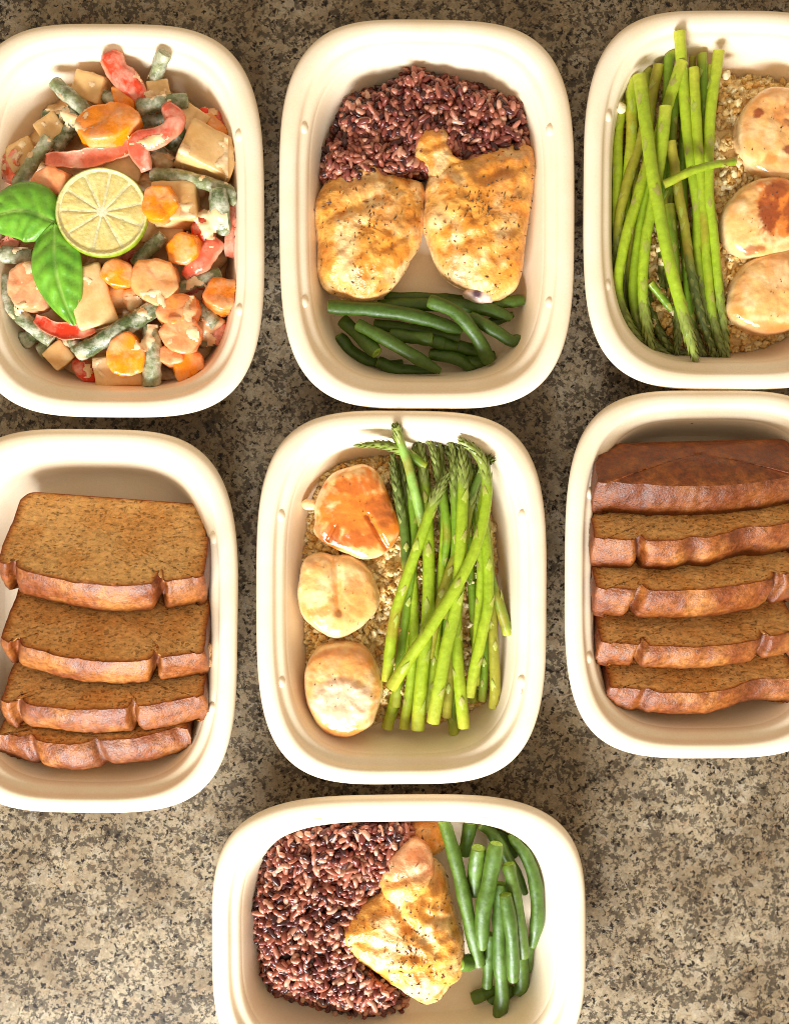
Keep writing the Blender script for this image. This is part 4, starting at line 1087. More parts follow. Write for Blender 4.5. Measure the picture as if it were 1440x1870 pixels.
for i, (lab, pts, zs, r, c, kw) in enumerate([
    ('asparagus spear over the bunch beside the scallops', [(706, 1243), (715, 1160), (728, 1097), (766, 988), (790, 920), (812, 872)], [30, 33, 35, 40, 42, 42], 12, YG, dict(dark=.5, tip_len=70)),
    ('long asparagus spear crossing the whole bunch diagonally', [(713, 1257), (752, 1195), (797, 1129), (855, 1030), (884, 940), (886, 860), (848, 781)], [36, 39, 42, 43, 42, 41, 40], 12, YG, dict(dark=.1, tip_len=90)),
    ('thick asparagus spear with a brown tip at the bunch centre', [(790, 1320), (812, 1195), (834, 1095), (842, 969), (845, 890), (844, 826)], [34, 38, 39, 40, 40, 39], 13, YG, dict(dark=.35, tip_len=80)),
    ('asparagus spear with a yellow butt near the bottom rim', [(847, 1329), (838, 1240), (833, 1160), (835, 1080), (838, 960)], [30, 31, 30, 28, 24], 13, YG, dict(tip=False)),
    ('lowest reaching green asparagus butt', [(830, 1343), (820, 1250), (814, 1150), (812, 1000), (797, 797)], [17, 20, 22, 23, 25], 11, GR, dict(dark=.7)),
    ('thick asparagus butt with a brown scar', [(762, 1333), (770, 1233), (781, 1118), (782, 1007), (775, 893), (765, 799)], [25, 28, 30, 31, 30, 30], 13.5, YG, dict(dark=.5)),
    ('asparagus spear between the scarred one and the scallops', [(737, 1330), (750, 1244), (756, 1130), (748, 1000), (728, 900), (716, 832)], [19, 22, 25, 26, 26, 25], 11, YG, dict(dark=.8)),
    ('asparagus butt nearest the lowest scallop', [(706, 1330), (722, 1270), (738, 1170), (752, 1060), (742, 930), (732, 842)], [15, 18, 22, 24, 25, 25], 12, YG, dict(dark=.8)),
    ('asparagus spear bending out above the yellow butt', [(855, 1272), (880, 1156), (892, 1090), (886, 988), (870, 880)], [29, 32, 33, 32, 28], 11.5, YG, dict(tip=False)),
    ('outer asparagus spear beside the bare wall, standing lowest right', [(905, 1297), (902, 1200), (898, 1130), (892, 1010), (884, 930)], [23, 26, 27, 27, 25], 11.5, OL, dict(tip=False)),
    ('short asparagus butt sticking out to the wall', [(928, 1158), (910, 1100), (894, 1050), (885, 985)], [25, 28, 29, 27], 12, GR, dict(tip=False, bracts=2)),
    ('thin asparagus butt between the two outer ones', [(880, 1280), (884, 1200), (880, 1080), (868, 950), (830, 788)], [18, 20, 22, 26, 31], 9, GR, dict(dark=.5)),
    ('shaded asparagus butt beside the thin one', [(862, 1282), (866, 1180), (860, 1060), (850, 940), (812, 797)], [16, 19, 22, 26, 29], 9, GR, dict(dark=.6)),
    ('shaded asparagus butt behind the thick brown tipped one', [(808, 1302), (803, 1200), (800, 1080), (816, 975), (800, 862), (785, 796)], [15, 19, 24, 32, 34, 33], 10, GR, dict(dark=.55, tip_len=120)),
    ('pale asparagus tip rising highest over the rim', [(772, 960), (756, 893), (743, 843), (728, 800), (723, 770)], [30, 36, 39, 42, 44], 10, rgb(136, 168, 76), dict(dark=.05, tip_len=55, bracts=1)),
    ('asparagus tip lying crosswise over the top scallop', [(775, 850), (740, 826), (700, 812), (654, 813)], [31, 37, 42, 44], 9.5, GR, dict(dark=.15, tip_len=85, bracts=1)),
    ('small asparagus tip poking out by the right wall', [(852, 960), (862, 900), (885, 850), (908, 818)], [30, 33, 36, 38], 9, DK, dict(dark=.6, tip_len=55, bracts=1)),
    ('olive asparagus spear under the crossing one', [(782, 1200), (800, 1110), (822, 1040), (845, 980), (862, 900), (876, 850)], [25, 29, 32, 33, 32, 31], 11, OL, dict(dark=.5)),
    ('dark asparagus tip at the scallop side of the bunch', [(742, 1040), (738, 970), (722, 880), (718, 838)], [29, 31, 31, 30], 10, DK, dict(dark=.9, tip_len=120, bracts=1)),
    ('asparagus stalk between the scarred butt and the thick one', [(776, 1300), (790, 1220), (798, 1140), (806, 1040), (812, 930), (803, 800)], [20, 23, 26, 28, 30, 32], 10, YG, dict(dark=.55)),
    ('dull asparagus stalk just left of the yellow butt', [(815, 1310), (822, 1220), (828, 1120), (846, 1000), (858, 880), (838, 800)], [22, 24, 26, 28, 31, 33], 10, OL, dict(dark=.5)),
    ('slim asparagus stalk under the first one by the scallops', [(722, 1290), (732, 1190), (745, 1090), (756, 990), (750, 890), (756, 815)], [19, 23, 27, 29, 30, 31], 9.5, GR, dict(dark=.7)),
    ('asparagus stalk under the outward bending one', [(866, 1250), (872, 1150), (878, 1040), (872, 930), (866, 850)], [24, 26, 28, 29, 30], 10, YG, dict(dark=.5)),
    ('green asparagus stalk showing beside the crossing spear', [(818, 1130), (826, 1060), (832, 980), (828, 870), (826, 800)], [29, 31, 33, 34, 34], 10.5, GR, dict(dark=.45, tip_len=100))]):
    spear(lab, pts, zs, r, GB, c, 60 + i * 1.9, **kw)

# ------------------------------------------------------------------ bread
def bread_slice(label, cx, ey, theta, W, H, T, notches, seed, rotz=0.0, heel=False, z0=2.4, group=None, bulge=.055, tone=1.0):
    """a loaf slice leaning back: its domed edge points down the picture. (cx, ey): pixel of the upper domed edge's middle"""
    th = rad(theta)
    W, H, T = W * MM, H * MM, T * MM
    ze = z0 * MM + H * math.sin(th) + T * math.cos(th)
    E = P(cx, ey, ze)
    ux = Vector((math.cos(rotz), math.sin(rotz), 0))
    hv = Vector((math.sin(rotz), -math.cos(rotz), 0))          # horizontal direction of the dome
    U = hv * math.cos(th) + Vector((0, 0, math.sin(th)))         # along the slice's height
    Nn = hv * (-math.sin(th)) + Vector((0, 0, math.cos(th)))     # face normal (up)
    def at(x, h, n): return E + ux * x + U * (h - H) + Nn * n
    # outline: bottom centre -> right -> dome -> left
    prof = []
    def dome(xn, n_):
        """height fraction of the domed top at xn in -1..1"""
        d = 1.0 - .10 * abs(xn) ** 2.2 + bulge * (math.cos(xn * 2.2))
        for (nx, w, dep) in notches:
            nx2 = nx + .03 * math.sin(n_ * 3 + seed) + .02 * noise.noise(Vector((n_ * 4, seed, 0)))
            d -= dep * math.exp(-((xn - nx2) / w) ** 2)
        return d
    def ring(n_, cnt=190):
        """one outline around the slice at thickness fraction n_ (0 = upper face, 1 = lower)"""
        pts = []
        hw = W / 2; rc = min(.008, H * .2)
        raw = []
        for k in range(40): raw.append(((-1 + 2 * k / 40) * (hw - rc), 0.0))
        for k in range(14):
            a = k / 14 * math.pi / 2; raw.append((hw - rc + rc * math.sin(a), rc - rc * math.cos(a)))
        for k in range(16): raw.append((hw * (1 + .025 * k / 16), rc + (H * .84 - rc) * k / 16))
        for k in range(90):
            xn = 1 - 2 * k / 90; rr = min(1, (1 - abs(xn)) / .14)
            raw.append((hw * 1.025 * xn, H * (.84 + (dome(xn, n_) - .84) * math.sqrt(max(0, 1 - (1 - rr) ** 2)))))
        for k in range(16): raw.append((-hw * (1.025 - .025 * k / 16), H * .84 + (rc - H * .84) * k / 16))
        for k in range(14):
            a = (1 - k / 14) * math.pi / 2; raw.append((-(hw - rc + rc * math.sin(a)), rc - rc * math.cos(a)))
        for (x, h) in raw:
            j = fbm((x * 1 + seed, h, n_ * .02), 60, 3, seed) * .8 * MM + fbm((x, h + seed, n_ * .02), 240, 2, seed) * .35 * MM
            pts.append((x * (1 + j / hw), h * (1 + j / H)))
        return pts
    cnt = 190; m = 13
    verts, cols = [], []
    CR = [rgb(118, 56, 14), rgb(140, 76, 24), rgb(86, 36, 8), rgb(168, 106, 46), rgb(76, 28, 8)]
    rings = []
    for i in range(m):
        n_ = i / (m - 1)
        sh = 1 - .022 * (abs(n_ - .5) * 2) ** 3            # edges of the crust roll in slightly
        rg = ring(n_); rings.append(rg)
        for k, (x, h) in enumerate(rg):
            hh = (h - H * .4) * sh + H * .4
            if 74 <= k < 156: hh -= .0022 * (abs(n_ - .45) * 2) ** 2.6
            v = at(x * sh, hh, -n_ * T)
            u = k / cnt
            isdome = 70 <= k < 160
            dd = fbm(v, 95, 3, seed + 3) * .35 + .2 * fbm(v, 420, 2, seed)
            v = v + (U * (dd * MM) if isdome else ux * (dd * .5 * MM * (1 if x > 0 else -1)))
            verts.append(v)
            c = mixc(CR[0], CR[1], sstep(-.3, .5, fbm(v, 70, 4, seed)))
            if isdome:
                xn = x / (W / 2)
                c = mixc(c, CR[3], .85 * sstep(-.1, .5, fbm(v, 48, 3, seed + 7)) * (1 - .6 * abs(xn)))  # highlight tone painted in patches on the dome, weaker towards the sides
                nt = sum(math.exp(-((xn - nx) / (w * .7)) ** 2) for nx, w, dep in notches)
                c = mixc(c, rgb(104, 50, 20), min(1, nt) * .9)
                c = mixc(c, CR[2], .65 * sstep(.6, 1.0, n_))  # lower part of the band darkened in colour as shade
            else:
                c = mixc(c, CR[4], .6)
            if heel: c = mixc(c, CR[2], .5)
            cols.append(tuple(q * tone for q in c))
    faces = []
    for i in range(m - 1):
        for k in range(cnt):
            q = (k + 1) % cnt
            faces.append((i * cnt + k, i * cnt + q, (i + 1) * cnt + q, (i + 1) * cnt + k))
    base = at(0, 0, -T); base.z = z0 * MM
    t = thing('bread_slice', base, label, 'bread slice', group)
    mesh_obj('crust', verts, faces, M_CRUST, parent=t, colors=cols)
    # the two faces
    for side, n_ in (('cut_face', 0), ('under_face', 1)):
        rg = rings[0] if n_ == 0 else rings[-1]
        V, C = [], []
        K = 24
        edge = [verts[(0 if n_ == 0 else (m - 1) * cnt) + k] for k in range(cnt)]
        mid = at(0, H * .45, -n_ * T)
        sgn = 1 if n_ == 0 else -1
        V.append(mid); C.append(rgb(230, 164, 94))
        for i in range(1, K + 1):
            s_ = i / K
            for k in range(cnt):
                v = mid.lerp(edge[k], s_)
                d = (.9 * fbm(v, 120, 4, seed + 11) + .45 * fbm(v, 480, 3, seed + 2)) * MM * (1 if s_ < .97 else 0)
                if heel: d = d * .4 + 5.5 * MM * (1 - s_ ** 2.2)
                V.append(v + Nn * sgn * (d * (1 if i < K else 0)))
                c = mixc(rgb(238, 186, 118), rgb(226, 166, 96), sstep(-.3, .4, fbm(v, 45, 3, seed + 6)))
                c = mixc(c, rgb(196, 118, 40), .7 * sstep(.9, .97, s_))
                c = mixc(c, rgb(136, 58, 26), sstep(.965, 1.0, s_))
                if heel: c = mixc(CR[0], CR[1], sstep(-.3, .5, fbm(v, 90, 4, seed)))
                C.append(tuple(q * tone for q in c))
        Fc = [(0, 1 + k, 1 + (k + 1) % cnt) for k in range(cnt)]
        for i in range(K - 1):
            for k in range(cnt):
                q = (k + 1) % cnt
                Fc.append((1 + i * cnt + k, 1 + (i + 1) * cnt + k, 1 + (i + 1) * cnt + q, 1 + i * cnt + q))
        if n_ == 1: Fc = [x[::-1] for x in Fc]
        mesh_obj('cut_face' if not (heel and n_ == 0) else 'heel_crust', V, Fc, M_CRUMB if not (heel and n_ == 0) else M_CRUST, parent=t, colors=C)
    return t
GL, GRR = 'bread slices in the container below the curry', 'bread slices in the container with the heel'
NL = [(.56, .035, .17), (-.88, .04, .14)]
bread_slice('topmost bread slice showing its whole cut face, below the curry', 176, 1066, 40, 113, 61, 27, NL, 1.0, rotz=-.075, group=GL)
bread_slice('second bread slice below the whole one, its crust in a bright band', 180, 1206, 41, 112, 61, 25, [(.52, .03, .18), (-.86, .04, .14)], 2.2, rotz=-.07, group=GL)
bread_slice('third bread slice with a pale pink crust split by a crack', 182, 1296, 50, 113, 50, 22, [(.32, .03, .17), (-.82, .04, .12)], 3.1, rotz=.02, group=GL)
bread_slice('lowest bread slice of the four, torn open along its crust', 164, 1352, 58, 108, 35, 21, [(.15, .3, .10), (.1, .05, .08), (-.6, .05, .10)], 4.6, rotz=.03, group=GL, bulge=.2)
NR = [(-.68, .035, .16), (.80, .04, .14)]
bread_slice('dark brown loaf heel lying at the top of its container', 1288, 888, 46, 118, 38, 25, [(-.55, .05, .02)], 5.3, rotz=.03, heel=True, group=GRR, z0=14)
bread_slice('bread slice just below the dark heel, its crust torn open', 1283, 984, 50, 118, 52, 24, [(-.58, .03, .16), (-.1, .10, .05), (.4, .22, .10)], 6.4, rotz=.085, group=GRR)
bread_slice('bread slice with a broad shiny crust, second below the heel', 1284, 1076, 52, 117, 50, 23, [(-.62, .035, .16), (.72, .04, .14)], 7.7, rotz=.075, group=GRR)
bread_slice('bread slice with a narrow crust above the lowest one', 1286, 1180, 52, 115, 47, 19, [(-.60, .03, .16), (.62, .04, .14)], 8.8, rotz=.05, group=GRR)
bread_slice('lowest bread slice with a pale bruise on its cut face', 1292, 1266, 50, 110, 40, 21, [(.55, .3, .16), (-.62, .05, .05)], 9.1, rotz=.03, group=GRR)

# ------------------------------------------------------------------ curry
t = thing('coconut_sauce', P(225, 420, .002), 'creamy coconut curry sauce pooled under the tofu and vegetables', 'sauce', kind='stuff')
SAUCE_T = t
v, f, c, b = lump([(-40, 300), (60, 230), (110, 180), (180, 140), (280, 140), (360, 200), (410, 270), (425, 400), (420, 540), (400, 640), (330, 695), (230, 712), (140, 690), (60, 660), (-10, 620), (-50, 480)],
                  1.8, 3.5, 18, p=.9, q=.7, tuck=.02, amp=4.0, freq=70, n=90, R=30, seed=33,
                  colfn=lambda px, py, v, nrm: mixc(rgb(238, 204, 152), rgb(218, 166, 110), sstep(-.3, .4, fbm(v, 80, 3, 3))))
mesh_obj('sauce_pool', v, f, M_SAUCE, parent=t, colors=c)
for i, (x, y, rx, ry, z0, z1) in enumerate([(208, 545, 46, 34, 12, 33), (252, 548, 30, 22, 14, 36), (372, 590, 34, 30, 10, 27), (286, 335, 36, 20, 14, 33), (340, 345, 40, 18, 12, 31),
                                            (196, 478, 40, 18, 12, 28), (128, 625, 30, 22, 12, 29), (300, 300, 26, 24, 12, 30), (350, 250, 26, 26, 10, 26), (385, 470, 26, 34, 8, 24), (72, 500, 40, 30, 10, 26), (255, 590, 26, 18, 14, 34), (60, 300, 46, 30, 6, 20), (128, 225, 36, 26, 8, 22), (300, 690, 40, 22, 6, 17)]):
    ol = [(x + rx * math.cos(a * math.pi / 5) * (1 + .25 * math.sin(a * 2.3 + i)), y + ry * math.sin(a * math.pi / 5) * (1 + .25 * math.cos(a * 1.7 + i))) for a in range(10)]
    v, f, c, b = lump(ol, z0 - 8, z0 + (z1 - z0) * .45, z1, p=.9, q=.8, amp=1.6, freq=110, n=40, R=16, seed=200 + i,
                      colfn=lambda px, py, v, nrm: mixc(rgb(240, 212, 168), rgb(226, 176, 126), sstep(-.3, .4, fbm(v, 110, 3, 3))))
    mesh_obj('sauce_clump', v, f, M_SAUCE, parent=t, colors=c)

CB = rgb(124, 134, 98)
GC = 'green bean pieces in the curry'
for i, (lab, pts, zs, r) in enumerate([
    ('green bean piece sticking up highest towards the rim', [(279, 158), (292, 115), (308, 74)], [24, 34, 41], 12.5),
    ('green bean piece slanting at the upper left of the curry', [(99, 150), (130, 178), (168, 214)], [33, 34, 32], 13.5),
    ('short pale bean end below the slanting upper piece', [(118, 202), (152, 232)], [33, 34], 11),
    ('dark bean piece lying behind the slanting upper one', [(80, 210), (122, 215)], [24, 24], 11.5),
    ('green bean piece between the tofu and the pepper tip', [(188, 172), (212, 186), (238, 212)], [30, 31, 28], 12),
    ('straight bean piece just right of the pepper tip', [(252, 196), (295, 188), (342, 183)], [33, 34, 32], 12.5),
    ('dark bean piece under the straight one', [(255, 222), (305, 216)], [23, 23], 11),
    ('thick dark bean piece behind the hooked pepper', [(331, 212), (325, 240), (312, 272)], [26, 27, 23], 14),
    ('brownish bean stub left of the big tofu cube', [(283, 270), (312, 302)], [27, 25], 12),
    ('long bean piece reaching the wall beside the lime', [(276, 318), (340, 325), (398, 342), (455, 364)], [34, 36, 37, 33], 13),
    ('pale bean piece standing across the long one', [(397, 345), (402, 385), (408, 425)], [42, 40, 32], 15),
    ('bean piece slanting up behind the pink pepper strip', [(100, 272), (140, 222)], [26, 26], 12.5),
    ('bean piece rising from the basil leaf', [(30, 338), (60, 295), (90, 252)], [28, 31, 31], 12.5),
    ('whitish bean piece under the upper basil leaf', [(-8, 464), (60, 468)], [30, 30], 14),
    ('bent bean piece running down the wall side of the curry', [(5, 508), (22, 556), (52, 590), (94, 622)], [27, 30, 31, 29], 14.5),
    ('bean piece pointing out to the lower left wall', [(-4, 668), (28, 640), (62, 610)], [22, 22, 23], 14),
    ('grey bean stub below the bent piece', [(72, 642), (96, 630)], [22, 22], 13),
    ('bean piece below the lime rind', [(246, 482), (272, 456), (298, 430)], [28, 31, 33], 13),
    ('thin bean piece pointing at the dark orange carrot', [(308, 540), (350, 518), (402, 498)], [32, 32, 31], 10.5),
    ('longest bean piece, slanting across the lower curry', [(142, 646), (190, 620), (240, 590), (286, 560)], [34, 37, 38, 36], 15.5),
    ('thick bean piece pointing straight down to the lower wall', [(277, 596), (277, 650), (278, 716)], [32, 33, 28], 17),
    ('sauce covered bean lump beside the pink carrot', [(358, 560), (394, 592)], [25, 24], 14),
    ('bean stub half hidden by the lower carrots', [(362, 626), (394, 621)], [17, 16], 11),
    ('whitish bean stub right of the red strip below the basil', [(128, 612), (146, 640)], [28, 30], 12)]):
    bean(lab, pts, zs, r, GC, c0=mixc(CB, rgb(84, 98, 58), (i % 4) / 3), seed=90 + i * 2.3, sauced=True)

def cube_piece(name, label, cat, group, cx, cy, z, sx, sy, sz, rot, mat, colfn, round_=.16, amp=.5, seed=0.0):
    """a softened block: px size sx, sy and mm height sz, turned by rot (degrees about x, y, z), centre at height z mm"""
    n = 9
    R_ = Euler([rad(a) for a in rot]).to_matrix()
    c0 = P(cx, cy, z * MM)
    h = Vector((sx * PXM / 2, sy * PXM / 2, sz * MM / 2)); rr = round_ * min(h) * 2
    verts, cols, faces, idx = [], [], [], {}
    def vert(q):
        key = (round(q[0], 4), round(q[1], 4), round(q[2], 4))
        if key in idx: return idx[key]
        p = Vector((q[0] * h.x, q[1] * h.y, q[2] * h.z))
        core = Vector((max(-h.x + rr, min(h.x - rr, p.x)), max(-h.y + rr, min(h.y - rr, p.y)), max(-h.z + rr, min(h.z - rr, p.z))))
        d = p - core
        if d.length > 1e-9: p = core + d.normalized() * min(rr, d.length)
        w = c0 + R_ @ p
        nn = (R_ @ (p.normalized() if p.length else Vector((0, 0, 1))))
        w = w + nn * (fbm(w, 90, 3, seed) * amp * MM * 1.6 + fbm(w, 330, 2, seed) * amp * .4 * MM)
        idx[key] = len(verts); verts.append(w); cols.append(colfn(w, nn)); return idx[key]
    g = [math.sin((i / n - .5) * math.pi * .92) / math.sin(.46 * math.pi) for i in range(n + 1)]
    for ax in range(3):
        for sg in (-1, 1):
            for i in range(n):
                for j in range(n):
                    quad = []
                    for (a, b) in ((i, j), (i + 1, j), (i + 1, j + 1), (i, j + 1)):
                        q = [0, 0, 0]; q[ax] = sg; q[(ax + 1) % 3] = g[a]; q[(ax + 2) % 3] = g[b]
                        quad.append(vert(q))
                    faces.append(tuple(quad) if sg > 0 else tuple(quad[::-1]))
    b = Vector((c0.x, c0.y, min(v.z for v in verts)))
    o = mesh_obj(name, verts, faces, mat, base=b, colors=cols)
    return tag(o, label, cat, group)
def tofu_col(w, n): return mixc(rgb(230, 186, 124), rgb(220, 166, 98), sstep(-.2, .5, fbm(w, 70, 3, 2)))
for i, (lab, cx, cy, z, sx, sy, sz, rot) in enumerate([
    ('tofu cube at the top of the curry beside the pepper tip', 170, 163, 26, 52, 46, 15, (10, -8, -18)),
    ('small tofu corner behind the straight bean piece', 291, 168, 24, 36, 30, 11, (5, 8, 12)),
    ('tofu corner at the upper left edge of the curry', 95, 240, 22, 42, 40, 13, (0, 5, 35)),
    ('biggest tofu cube, tilted against the right wall', 380, 283, 30, 92, 68, 21, (-14, 16, -24)),
    ('tofu cube under the small carrot disc', 322, 378, 31, 74, 66, 20, (-8, 4, 3)),
    ('tall pale tofu block beside the lower basil leaf', 165, 545, 30, 66, 100, 19, (6, 10, 18)),
    ('flat tofu block at the bottom of the curry', 222, 682, 20, 82, 64, 16, (14, 0, 2)),
    ('tofu corner beside the rising bean at the left edge', 45, 288, 20, 52, 46, 14, (0, 0, 28)),
    ('sauced tofu half hidden above the lime', 228, 308, 27, 62, 44, 14, (0, 6, -12)),
    ('sauced tofu beside the thick dark bean', 350, 222, 23, 56, 46, 13, (6, 0, -35)),
    ('small tofu corner below the red strip', 110, 648, 21, 40, 38, 13, (10, 0, 40)),
    ('tofu chunk tucked under the tofu with the carrot disc', 300, 425, 22, 70, 42, 13, (10, 0, -6)),
    ('sauced tofu lump between the two lower bean pieces', 205, 540, 22, 60, 44, 13, (6, 6, 30))]):
    cube_piece('tofu_cube', lab, 'tofu', 'tofu cubes in the curry', cx, cy, z, sx * 1.1, sy * 1.1, sz * 1.12, rot, M_TOFU, tofu_col, round_=.09, amp=.6, seed=i * 3.1)
def disc_piece(name, label, cat, group, cx, cy, z, sx, sy, sz, rot, mat, colfn, amp=.6, seed=0.0):
    """a hand-cut vegetable slice: a faceted, uneven outline with softened edges"""
    rs = random.Random(int(seed * 77)); sx, sy, sz = sx * 1.16, sy * 1.16, sz * 1.25
    R_ = Euler([rad(a) for a in rot]).to_matrix()
    c0 = P(cx, cy, z * MM)
    k = rs.choice((5, 6, 7))
    knots = [rs.uniform(.84, 1.22) for _ in range(k)]; ph = rs.uniform(0, 6.28)
    def rad_(a):
        u = ((a + ph) / (2 * math.pi) * k) % k; i = int(u); f_ = u - i
        w_ = 2 * math.pi / k                                   # straight facet between two corners
        r0, r1 = knots[i % k], knots[(i + 1) % k]
        den = r0 * math.sin(f_ * w_) + r1 * math.sin((1 - f_) * w_)
        return .45 * (r0 + (r1 - r0) * f_) + .55 * (r0 * r1 * math.sin(w_) / den)
    prof = [(0.0, 1.0), (.4, 1.03), (.78, 1.02), (.91, .97), (.965, .86), (.985, .55), (1.0, -.2), (1.0, -.6), (.95, -.9), (.7, -1.0), (0.0, -1.0)]
    cnt = 40; verts, cols, faces = [], [], []
    def put(x, y, zz):
        p = Vector((x * sx * PXM / 2, y * sy * PXM / 2, zz * sz * MM / 2))
        w_ = c0 + R_ @ p
        nn = R_ @ (Vector((x, y, zz)).normalized() if (x or y or zz) else Vector((0, 0, 1)))
        w_ = w_ + nn * (fbm(w_, 90, 3, seed) * amp * 1.5 * MM + fbm(w_, 300, 2, seed) * amp * .5 * MM)
        verts.append(w_); cols.append(colfn(w_, nn))
    put(0, 0, 1.0)
    for r, zz in prof[1:-1]:
        for j in range(cnt):
            a = 2 * math.pi * j / cnt
            put(r * rad_(a) * math.cos(a), r * rad_(a) * math.sin(a), zz)
    put(0, 0, -1.0); e = len(verts) - 1; m_ = len(prof) - 2
    for j in range(cnt):
        q = (j + 1) % cnt
        faces.append((0, 1 + j, 1 + q))
        for i in range(m_ - 1):
            faces.append((1 + i * cnt + j, 1 + (i + 1) * cnt + j, 1 + (i + 1) * cnt + q, 1 + i * cnt + q))
        faces.append((e, 1 + (m_ - 1) * cnt + q, 1 + (m_ - 1) * cnt + j))
    b = Vector((c0.x, c0.y, min(v.z for v in verts)))
    return tag(mesh_obj(name, verts, faces, mat, base=b, colors=cols), label, cat, group)
CO, CP = rgb(246, 142, 8), rgb(242, 146, 92)
for i, (lab, cx, cy, z, sx, sy, sz, rot, c) in enumerate([
    ('long oval carrot slice above the pink pepper strip', 198, 231, 38, 104, 58, 10, (-16, 6, 22), CO),
    ('round carrot disc lying on a tofu cube', 291, 369, 42.5, 60, 58, 6, (-4, -6, 10), CO),
    ('carrot chunk below the lime next to the tall tofu', 214, 500, 34, 56, 48, 12, (0, 12, -20), CO),
    ('carrot chunk between the bean and the red pepper', 336, 456, 34, 52, 56, 12, (8, -10, 12), CO),
    ('big carrot chunk with a thick white coat', 288, 515, 36, 84, 70, 13, (0, 6, -8), mixc(CO, SAUCE, .35)),
    ('knobbly carrot piece below the thin bean', 325, 572, 36, 66, 50, 12, (-8, 4, 20), mixc(CO, CP, .5)),
    ('rounded pink carrot piece in the lower right', 333, 612, 35, 70, 60, 14, (6, 4, -8), CP),
    ('bright round carrot slice over the flat tofu', 231, 650, 36, 66, 74, 9, (10, 4, 0), CO),
    ('pointed carrot piece beside the lower wall', 345, 670, 24, 50, 66, 12, (10, 8, 10), CO),
    ('dark orange carrot chunk near the right wall', 406, 541, 29, 58, 56, 14, (-6, 10, 5), rgb(226, 122, 14)),
    ('pinkish carrot piece behind the lower basil leaf', 52, 527, 33, 66, 80, 12, (0, -8, -12), mixc(CP, SAUCE, .4)),
    ('pink carrot lump above the upper basil leaf', 94, 335, 33, 62, 52, 13, (8, -6, 10), CP),
    ('orange carrot sliver behind the biggest tofu', 398, 232, 24, 54, 22, 9, (0, 0, -40), CO),
    ('orange carrot sliver beside the pepper tip', 226, 182, 30, 56, 24, 9, (0, 12, -38), CO),
    ('small pink carrot chunk under the rounded one', 314, 652, 29, 48, 36, 10, (0, 0, -10), CP)]):
    disc_piece('carrot_piece', lab, 'carrot', 'carrot pieces in the curry', cx, cy, z, sx, sy, sz, rot, M_CARROT,
               lambda w, n, c=c, i=i: mixc(c, CP, .75 * sstep(-.05, .45, fbm(w, 75, 3, i * 2.0))), amp=1.15, seed=50 + i * 2.7)
RD, PK = rgb(222, 60, 24), rgb(236, 122, 92)
def pepper(label, pts, zs, w, th, c, seed, tp=None):
    path = px_path(pts, zs, 26)
    def tp2(u):
        e = min(u, 1 - u)
        return (.72 + .28 * min(1, e / .12)) * (.82 + .3 * math.sin(u * 2.6 + .3) + .1 * math.sin(u * 11 + seed))
    v, f, cl, fr = tube(path, w * PXM / 2, th * .62 * MM / 2, 18, tp2, amp=.0009, freq=150, seed=seed, boxy=True,
                        colfn=lambda u, a, v: mixc(mixc(c, PK, .5 * sstep(0.0, .4, fbm(v, 80, 3, seed))), rgb(244, 168, 132), .75 * sstep(.55, .95, abs(math.cos(a)))), ridge=.02, curl=(.55 if int(seed * 10) % 2 else -.5))
    close_ends(v, f, cl, 18)
    low = min(path, key=lambda p: p.z)
    o = mesh_obj('pepper_strip', v, f, M_PEPPER, base=(low.x, low.y, low.z - th * MM / 2), colors=cl)
    return tag(o, label, 'red pepper', 'red pepper strips in the curry')
for i, a in enumerate([
    ('red pepper strip whose tip points up at the top rim', [(199, 93), (212, 124), (235, 150), (268, 192)], [39, 37, 35, 30], 40, 7, RD),
    ('long pink pepper strip between the oval carrot and the lime', [(84, 290), (140, 292), (195, 284), (246, 262)], [35, 37, 37, 36], 30, 7, PK),
    ('hooked red pepper strip curling over the straight bean', [(268, 312), (252, 262), (290, 248), (320, 222), (304, 192)], [38, 41, 41, 40, 37], 34, 7, rgb(226, 92, 66)),
    ('orange red pepper piece at the left edge of the photo', [(-6, 262), (6, 296), (32, 330)], [27, 27, 24], 44, 8, rgb(226, 84, 22)),
    ('bright red pepper piece left of the standing pale bean', [(384, 386), (372, 420), (364, 452)], [33, 33, 29], 42, 8, RD),
    ('pink pepper strip hugging the right wall', [(432, 374), (432, 420), (420, 470)], [32, 31, 27], 28, 7, PK),
    ('pink pepper strip slanting below the bright red piece', [(398, 436), (372, 470), (338, 506)], [34, 34, 32], 34, 7, mixc(RD, PK, .6)),
    ('bright red strip just below the basil tip', [(64, 582), (105, 602), (140, 606), (174, 598)], [35, 35, 35, 33], 26, 6, rgb(214, 52, 20)),
    ('red pepper strip sinking beside the flat tofu', [(138, 655), (162, 685), (188, 716)], [20, 18, 13], 30, 7, RD),
    ('red pepper bit beside the dark orange carrot', [(345, 528), (385, 555)], [24, 22], 34, 7, RD),
    ('dull red pepper patch at the lower right wall', [(392, 628), (412, 590)], [17, 19], 40, 7, rgb(206, 74, 28)),
    ('dark red pepper bit under the lime edge', [(215, 476), (256, 468)], [24, 24], 26, 7, rgb(176, 40, 18)),
    ('small red pepper curve near the biggest tofu', [(366, 202), (392, 208), (408, 232)], [24, 25, 24], 15, 6, RD),
    ('pink pepper bit between the basil leaf and whitish bean', [(-4, 438), (34, 450)], [30, 29], 26, 7, PK)]):
    pepper(*a, seed=120 + i * 2.1)

